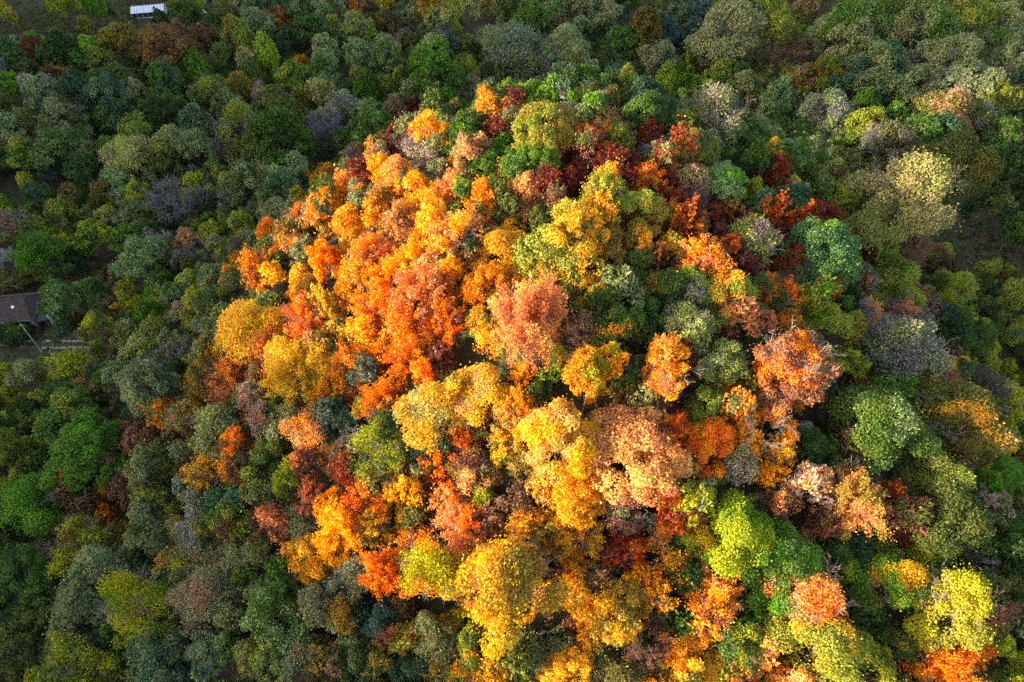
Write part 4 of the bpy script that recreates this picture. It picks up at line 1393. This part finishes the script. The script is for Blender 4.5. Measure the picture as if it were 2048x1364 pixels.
kn = (np.sin(P[:, 0]*.31+1)+np.sin(P[:, 1]*.23)+np.sin((P[:, 0]+P[:, 1])*.11)+3)/6
ki = np.clip((kn*len(pal)+g.normal(0, 2.2, n)).astype(int), 0, len(pal)-1)
cc = pal[ki]*1.0
tag(link("ground_litter", mesh_from("ground_litter", Vq, Fq, [M_fill], {"leafcol": ('FLOAT_VECTOR', cc), "rnd": ('FLOAT', g.random(n))})),
    "fallen leaves and low weeds lying on the open ground between the trees", None, None, 'stuff')

# ------------------------------------------------------------------ small helpers for built things
import bmesh
def simple(name, c1, c2, scale=3.0, rough=.8, bump=0.0):
    def f(nt, b):
        nz = noise(nt, scale, 5, .6)
        nt.links.new(ramp(nt, nz, [(.3, c1), (.7, c2)]), b.inputs["Base Color"]); b.inputs["Roughness"].default_value = rough
        if bump:
            bp = N(nt, "ShaderNodeBump"); bp.inputs["Strength"].default_value = bump; bp.inputs["Distance"].default_value = .05
            nt.links.new(nz, bp.inputs["Height"]); nt.links.new(bp.outputs[0], b.inputs["Normal"])
    return principled(name, f)
M_tile = simple("clay_roof_tile", (.028, .019, .018), (.075, .050, .046), 1.6, .85, .3)
M_tile2 = simple("reddish_roof_tile", (.050, .026, .022), (.095, .050, .040), 1.4, .85, .3)
M_darkroof = simple("dark_felt_roof", (.022, .020, .022), (.05, .045, .048), 1.5, .8, .2)
M_shed = simple("brown_sheet_roof", (.045, .026, .024), (.085, .055, .05), 1.5, .7, .2)
M_white = simple("white_painted_metal", (.62, .66, .74), (.82, .84, .90), .6, .45)
M_plaster = simple("pale_plaster", (.30, .29, .28), (.48, .46, .44), 1.0, .9)
M_glass = simple("window_glass", (.03, .04, .05), (.06, .08, .09), .5, .12)
M_wood = simple("weathered_wood", (.10, .09, .08), (.22, .20, .18), 5, .9)
M_stone = simple("pale_stone", (.28, .28, .29), (.46, .46, .48), 2, .9, .3)
M_track = simple("worn_wheel_track", (.16, .145, .14), (.32, .29, .28), .8, 1.0, .4)
M_sheet = simple("white_plastic_sheet", (.60, .64, .72), (.82, .85, .92), .8, .35)
def obj_bm(name, bm, mat, parent=None, bevel=0):
    me = bpy.data.meshes.new(name)
    if bevel: bmesh.ops.bevel(bm, geom=list(bm.edges), offset=bevel, segments=1, affect='EDGES')
    bmesh.ops.recalc_face_normals(bm, faces=bm.faces)
    bm.to_mesh(me); bm.free(); me.materials.append(mat)
    return link(name, me, parent)
def box(bm, x0, x1, y0, y1, z0, z1):
    r = bmesh.ops.create_cube(bm, size=1)
    for v in r['verts']:
        v.co = Vector(((x0+x1)/2+v.co.x*(x1-x0), (y0+y1)/2+v.co.y*(y1-y0), (z0+z1)/2+v.co.z*(z1-z0)))
def prism(bm, bottom, top):
    vb = [bm.verts.new(p) for p in bottom]; vt = [bm.verts.new(p) for p in top]
    n_ = len(vb); bm.faces.new(vb[::-1]); bm.faces.new(vt)
    for i in range(n_): bm.faces.new((vb[i], vb[(i+1) % n_], vt[(i+1) % n_], vt[i]))
def bar(bm, p, q, r, seg=6):
    p, q = Vector(p), Vector(q); d = q-p
    m_ = Matrix.Translation((p+q)/2) @ d.to_track_quat('Z', 'Y').to_matrix().to_4x4()
    bmesh.ops.create_cone(bm, cap_ends=True, segments=seg, radius1=r, radius2=r*.8, depth=d.length, matrix=m_)
def thing(name, label, cat, px, py, rz=0.0, up=0.0):
    p, _ = hit(px, py)
    e = bpy.data.objects.new(name, None); COL.objects.link(e)
    e.location = (p[0], p[1], float(terrain(p[0], p[1]))+up); e.rotation_euler = (0, 0, rz)
    tag(e, label, cat); return e
def slab(bm, pts, th):
    """roof plane with thickness"""
    pts = [Vector(p) for p in pts]; nrm = (pts[1]-pts[0]).cross(pts[2]-pts[0]).normalized()
    if nrm.z < 0: nrm = -nrm
    prism(bm, [p-nrm*th for p in pts], pts)
def windows(par, spots, w, h, axis, off, z):
    for s_ in spots:
        bm = bmesh.new()
        if axis == 'y': box(bm, s_-w/2, s_+w/2, off-.06, off+.06, z, z+h)
        else: box(bm, off-.06, off+.06, s_-w/2, s_+w/2, z, z+h)
        fr = obj_bm("window", bm, M_white, par)
        bm = bmesh.new()
        sg = -1 if off < 0 else 1
        if axis == 'y': box(bm, s_-w/2+.1, s_+w/2-.1, off+sg*.062, off+sg*.075, z+.1, z+h-.1)
        else: box(bm, off+sg*.062, off+sg*.075, s_-w/2+.1, s_+w/2-.1, z+.1, z+h-.1)
        obj_bm("pane", bm, M_glass, fr)

# the hip-roofed house at the left edge
hs = thing("house", "house with a brown hipped tile roof and a small skylight at the left edge", "house", 46, 633, R_(8)); hs.scale = (1.14, 1.14, 1.14)
bm = bmesh.new(); box(bm, -4.6, 4.2, -3.6, 3.8, -1.0, 2.7); obj_bm("wall", bm, M_plaster, hs)
eave = [(-5.3, -4.4, 2.7), (4.4, -4.4, 2.7), (5.0, 4.4, 2.7), (-5.3, 4.4, 2.7)]
r0, r1 = (-2.7, .6, 4.9), (2.2, .6, 4.9)
for nm, pts, mt in (("roof", [eave[0], eave[1], r1, r0], M_tile), ("roof", [eave[1], eave[2], r1], M_tile),
                    ("roof", [eave[2], eave[3], r0, r1], M_tile), ("roof", [eave[3], eave[0], r0], M_tile2)):
    bm = bmesh.new(); slab(bm, pts, .16); obj_bm("roof_slope", bm, mt, hs)
for k in range(1, 12):       # courses of tiles stepping up the two long slopes
    f = k/12
    for e0, e1, q0, q1 in ((eave[0], eave[1], r0, r1), (eave[3], eave[2], r0, r1)):
        A_ = [e0[i]*(1-f)+q0[i]*f for i in range(3)]; B_ = [e1[i]*(1-f)+q1[i]*f for i in range(3)]
        A_[2] += .02; B_[2] += .02
        bm = bmesh.new(); bar(bm, A_, B_, .045, 4); obj_bm("tile_course", bm, M_tile, hs)
for a_, b_ in ((eave[0], r0), (eave[1], r1), (eave[2], r1), (eave[3], r0), (r0, r1)):
    bm = bmesh.new(); bar(bm, a_, b_, .17); obj_bm("ridge_tiles", bm, M_tile2, hs)
bm = bmesh.new(); bar(bm, eave[3], eave[2], .12); bar(bm, eave[0], eave[3], .12); bar(bm, eave[0], eave[1], .12); obj_bm("gutter", bm, M_wood, hs)
bm = bmesh.new(); box(bm, -.45, .45, -.3, .3, -.05, .18)
sk = obj_bm("skylight", bm, M_white, hs, .03); sk.location = (.2, -1.1, 4.02); sk.rotation_euler = (R_(24), 0, R_(-30))
bm = bmesh.new(); box(bm, 4.4, 7.2, -4.2, .4, 1.9, 2.1); obj_bm("porch_roof", bm, M_darkroof, hs, .03)
for x_, y_ in ((4.7, -3.9), (6.9, -3.9), (6.9, .1)):
    bm = bmesh.new(); box(bm, x_-.09, x_+.09, y_-.09, y_+.09, -1, 1.88); obj_bm("post", bm, M_wood, hs)
bm = bmesh.new(); box(bm, 7.3, 7.9, -3.6, -2.9, -1, 2.6); box(bm, 7.22, 7.98, -3.68, -2.82, 2.6, 2.75); obj_bm("chimney", bm, M_stone, hs)
windows(hs, (-2.6, .4, 3.0), 1.2, 1.3, 'y', -3.62, .9); windows(hs, (-1.5, 1.6), 1.1, 1.3, 'x', -4.62, .9)

# the long white greenhouse on the field
gh = thing("greenhouse", "long white-roofed greenhouse with an open side standing on the far field", "greenhouse", 302, 32, R_(12))
L_, W_ = 6.6, 3.6
bm = bmesh.new(); slab(bm, [(-L_, -W_, 2.9), (L_, -W_, 2.9), (L_, .4, 4.3), (-L_, .4, 4.3)], .1); obj_bm("roof_slope", bm, M_white, gh)
bm = bmesh.new(); slab(bm, [(-L_, .4, 4.3), (L_, .4, 4.3), (L_, W_, 3.2), (-L_, W_, 3.2)], .1); obj_bm("roof_slope", bm, M_white, gh)
bm = bmesh.new(); box(bm, -L_+.2, L_-.2, -W_+.3, -W_+.45, -.8, .9); obj_bm("low_wall", bm, M_white, gh)
bm = bmesh.new(); box(bm, -L_+.3, L_-.3, -W_+.5, -W_+.56, .95, 2.75); obj_bm("glazing", bm, M_glass, gh)
bm = bmesh.new(); box(bm, -L_+.2, -L_+.35, -W_+.6, W_-.2, -.8, 2.8); box(bm, L_-.35, L_-.2, -W_+.6, W_-.2, -.8, 2.8); box(bm, -L_+.4, L_-.4, W_-.35, W_-.2, -.8, 2.9); obj_bm("wall", bm, M_plaster, gh)
for k in range(7):
    bm = bmesh.new(); x_ = -L_+.3+k*(2*L_-.6)/6; box(bm, x_-.07, x_+.07, -W_+.28, -W_+.42, .9, 2.85); obj_bm("post", bm, M_white, gh)

for k in range(12):       # standing seams of the roof sheets
    bm = bmesh.new(); x_ = -L_+.3+k*(2*L_-.6)/11; bar(bm, (x_, -W_, 2.96), (x_, .4, 4.36), .05, 4); obj_bm("seam", bm, M_stone, gh)
bm = bmesh.new(); bar(bm, (-L_, .4, 4.36), (L_, .4, 4.36), .12); obj_bm("ridge_cap", bm, M_stone, gh)
# dark brown shed below it
sh = thing("open_shed", "dark brown roofed open shed in front of the white greenhouse", "shed", 302, 72, R_(22))
bm = bmesh.new(); slab(bm, [(-5, -2.6, 2.4), (5, -2.6, 2.4), (5, 0, 3.5), (-5, 0, 3.5)], .12); obj_bm("roof_slope", bm, M_shed, sh)
bm = bmesh.new(); slab(bm, [(-5, 0, 3.5), (5, 0, 3.5), (5, 2.6, 2.4), (-5, 2.6, 2.4)], .12); obj_bm("roof_slope", bm, M_shed, sh)
bm = bmesh.new(); bar(bm, (-5, 0, 3.53), (5, 0, 3.53), .12); obj_bm("ridge_cap", bm, M_shed, sh)
for k in range(5):
    for y_ in (-2.3, 2.3):
        bm = bmesh.new(); x_ = -4.6+k*2.3; box(bm, x_-.09, x_+.09, y_-.09, y_+.09, -.8, 2.36); obj_bm("post", bm, M_wood, sh)
bm = bmesh.new(); box(bm, -4.7, 4.7, 2.0, 2.15, -.8, 2.3); obj_bm("back_wall", bm, M_wood, sh)

# brown pyramid-roofed hut
hu = thing("hut", "hut with a reddish brown pyramid roof half hidden by trees near the top", "hut", 368, 56, R_(10))
bm = bmesh.new(); box(bm, -3.4, 3.4, -2.8, 2.8, -.8, 2.6); obj_bm("wall", bm, M_plaster, hu)
ev = [(-4.2, -3.6, 2.5), (4.2, -3.6, 2.5), (4.2, 3.6, 2.5), (-4.2, 3.6, 2.5)]; ap = (0, 0, 5.0)
for i in range(4):
    bm = bmesh.new(); slab(bm, [ev[i], ev[(i+1) % 4], ap], .14); obj_bm("roof_slope", bm, M_tile2, hu)
    bm = bmesh.new(); bar(bm, ev[i], ap, .14); obj_bm("hip_ridge", bm, M_wood, hu)
windows(hu, (-1.6, 1.6), 1.0, 1.1, 'y', -2.82, .9)

# small cabin with a white framed window in the upper wood
cb = thing("cabin", "tiny cabin with a red roof and white-framed dark window deep in the wood", "cabin", 962, 70, 0)
bm = bmesh.new(); box(bm, -1.7, 1.7, -1.4, 1.4, -1, 3.4); obj_bm("wall", bm, M_plaster, cb)
bm = bmesh.new(); slab(bm, [(-2.1, -1.9, 3.3), (2.1, -1.9, 3.3), (2.1, 0, 4.8), (-2.1, 0, 4.8)], .1); obj_bm("roof_slope", bm, M_tile2, cb)
bm = bmesh.new(); slab(bm, [(-2.1, 0, 4.8), (2.1, 0, 4.8), (2.1, 1.9, 3.3), (-2.1, 1.9, 3.3)], .1); obj_bm("roof_slope", bm, M_tile2, cb)
windows(cb, (0,), 1.5, 1.7, 'y', -1.42, 1.2)

# pale roofed building at the very top edge
tp = thing("outbuilding", "grey outbuilding with a white roof edge cut off by the top edge", "building", 382, 6, R_(-3))
bm = bmesh.new(); box(bm, -7, 7, -2.5, 3, -.8, 2.9); obj_bm("wall", bm, M_plaster, tp)
bm = bmesh.new(); slab(bm, [(-7.6, -3.1, 2.9), (7.6, -3.1, 2.9), (7.6, 3.4, 4.3), (-7.6, 3.4, 4.3)], .12); obj_bm("roof_slope", bm, M_darkroof, tp)
bm = bmesh.new(); box(bm, -7.6, 7.6, -3.3, -3.1, 2.72, 3.0); obj_bm("fascia", bm, M_white, tp)
windows(tp, (-5, -1.8, 1.8, 5), 1.2, 1.2, 'y', -2.52, 1.0)

# white sheet over a frame, and odd pale things in the yard
def tarp(px, py, label, rx, rz, r):
    e = thing("tarpaulin", label, "tarpaulin", px, py, rz)
    gq = np.random.default_rng(int(px)); k = 9
    u = np.linspace(-1, 1, k); U, Vv = np.meshgrid(u, u)
    zt = .9+1.3*(1-np.maximum(abs(U), abs(Vv))**1.6)*1.0+gq.normal(0, .06, U.shape)+rx*Vv
    Vt = np.stack([U.ravel()*r, Vv.ravel()*r, zt.ravel()], 1)
    i_, j_ = np.meshgrid(np.arange(k-1), np.arange(k-1)); b_ = (j_*k+i_).ravel()
    o = link("sheet", mesh_from("sheet", Vt, np.stack([b_, b_+1, b_+k+1, b_+k], 1), [M_sheet], smooth=True), e)
    for sx in (-1, 1):
        for sy in (-1, 1):
            bm = bmesh.new(); bar(bm, (sx*r*.85, sy*r*.85, -.6), (sx*r*.85, sy*r*.85, 1.0), .06); obj_bm("leg", bm, M_wood, e)
    return e
tarp(402, 28, "diamond-shaped white tarpaulin stretched between the trees near the top", .35, R_(45), 1.9)
tarp(321, 38, "small white tarpaulin at the right end of the greenhouse", .1, R_(20), .95)
tarp(440, 36, "small pale blue-white tarpaulin right of the diamond-shaped one", .1, R_(5), .9)

# wooden pole by the wheel track
pp, _ = hit(84, 704)
po = thing("utility_pole", "bare leaning-looking wooden pole beside the wheel track below the house", "pole", 84, 704, 0)
bm = bmesh.new(); bmesh.ops.create_cone(bm, cap_ends=True, segments=10, radius1=.17, radius2=.10, depth=10.4, matrix=Matrix.Translation((0, 0, 4.8))); obj_bm("shaft", bm, simple("pale_pole_wood", (.30, .29, .27), (.46, .44, .41), 4, .9), po)
bm = bmesh.new(); bmesh.ops.create_cone(bm, cap_ends=True, segments=10, radius1=.30, radius2=.24, depth=1.2, matrix=Matrix.Translation((0, 0, .2))); obj_bm("footing", bm, M_stone, po)
bm = bmesh.new(); box(bm, -.45, .45, -.06, .06, 9.4, 9.52); obj_bm("crossarm", bm, M_wood, po)
for s_ in (-.36, .36):
    bm = bmesh.new(); bmesh.ops.create_cone(bm, cap_ends=True, segments=8, radius1=.05, radius2=.035, depth=.16, matrix=Matrix.Translation((s_, 0, 9.6))); obj_bm("insulator", bm, M_white, po)

# the two wheel ruts
def rut(y0):
    px = np.linspace(-120, 190, 42); L = []; Rr = []
    for x_ in px:
        w_ = 2.2 if True else 0
        yy = y0 + .035*(x_-20) + 2.2*math.sin(x_/46.0+y0)
        a_, _ = hit(x_, yy-w_/1.0*.9); b_, _ = hit(x_, yy+w_/1.0*.9)
        L.append((a_[0], a_[1], float(terrain(a_[0], a_[1]))+.05)); Rr.append((b_[0], b_[1], float(terrain(b_[0], b_[1]))+.05))
    n_ = len(px); V_ = np.array(L+Rr); i_ = np.arange(n_-1)
    o = link("wheel_track", mesh_from("wheel_track", V_, np.stack([i_, i_+n_, i_+n_+1, i_+1], 1), [M_track])); tag(o, kind='structure')
rut(680.0); rut(691.5)

# pale stones
def stone(px, py, r, label):
    p, _ = hit(px, py); bm = bmesh.new(); bmesh.ops.create_icosphere(bm, subdivisions=3, radius=r)
    gq = random.Random(int(px))
    ks = [Vector((gq.gauss(0, 1), gq.gauss(0, 1), gq.gauss(0, 1))).normalized() for _ in range(9)]
    for v in bm.verts:
        d = v.co.normalized(); s_ = 1.0
        for k_ in ks: s_ = min(s_, .74/max(d.dot(k_), .74)+.12)
        v.co = Vector((v.co.x*1.3, v.co.y, v.co.z*.7))*s_
    o = obj_bm("boulder", bm, M_stone); o.location = (p[0], p[1], float(terrain(p[0], p[1]))+r*.35)
    tag(o, label, "boulder")
stone(222, 541, .75, "pale boulder at the edge of the brown hollow above the house")
stone(95, 566, .35, "small pale stone on the lawn right above the house")

# fallen trunk lying among the lower trees
ft, _ = hit(648, 1082)
fe = bpy.data.objects.new("fallen_trunk", None); COL.objects.link(fe); fe.location = (ft[0], ft[1], float(terrain(ft[0], ft[1]))+3.6)
tag(fe, "pale dead trunk leaning through the shade left of the golden speckled tree", "dead trunk")
Pq = [tube(np.array([-5., .9, 1.2]), np.array([0., 0, .3]), .10, .16, 7), tube(np.array([0., 0, .3]), np.array([5.0, -1.6, -4.8]), .16, .26, 7),
      tube(np.array([-2.5, .45, .75]), np.array([-4.2, 1.9, 1.9]), .07, .03, 5), tube(np.array([-1.2, .2, .5]), np.array([-2.4, -1.4, 1.5]), .06, .02, 5)]
Vf, Ff = join(Pq); link("stem", mesh_from("stem", Vf, Ff, [M_wood], smooth=True), fe)
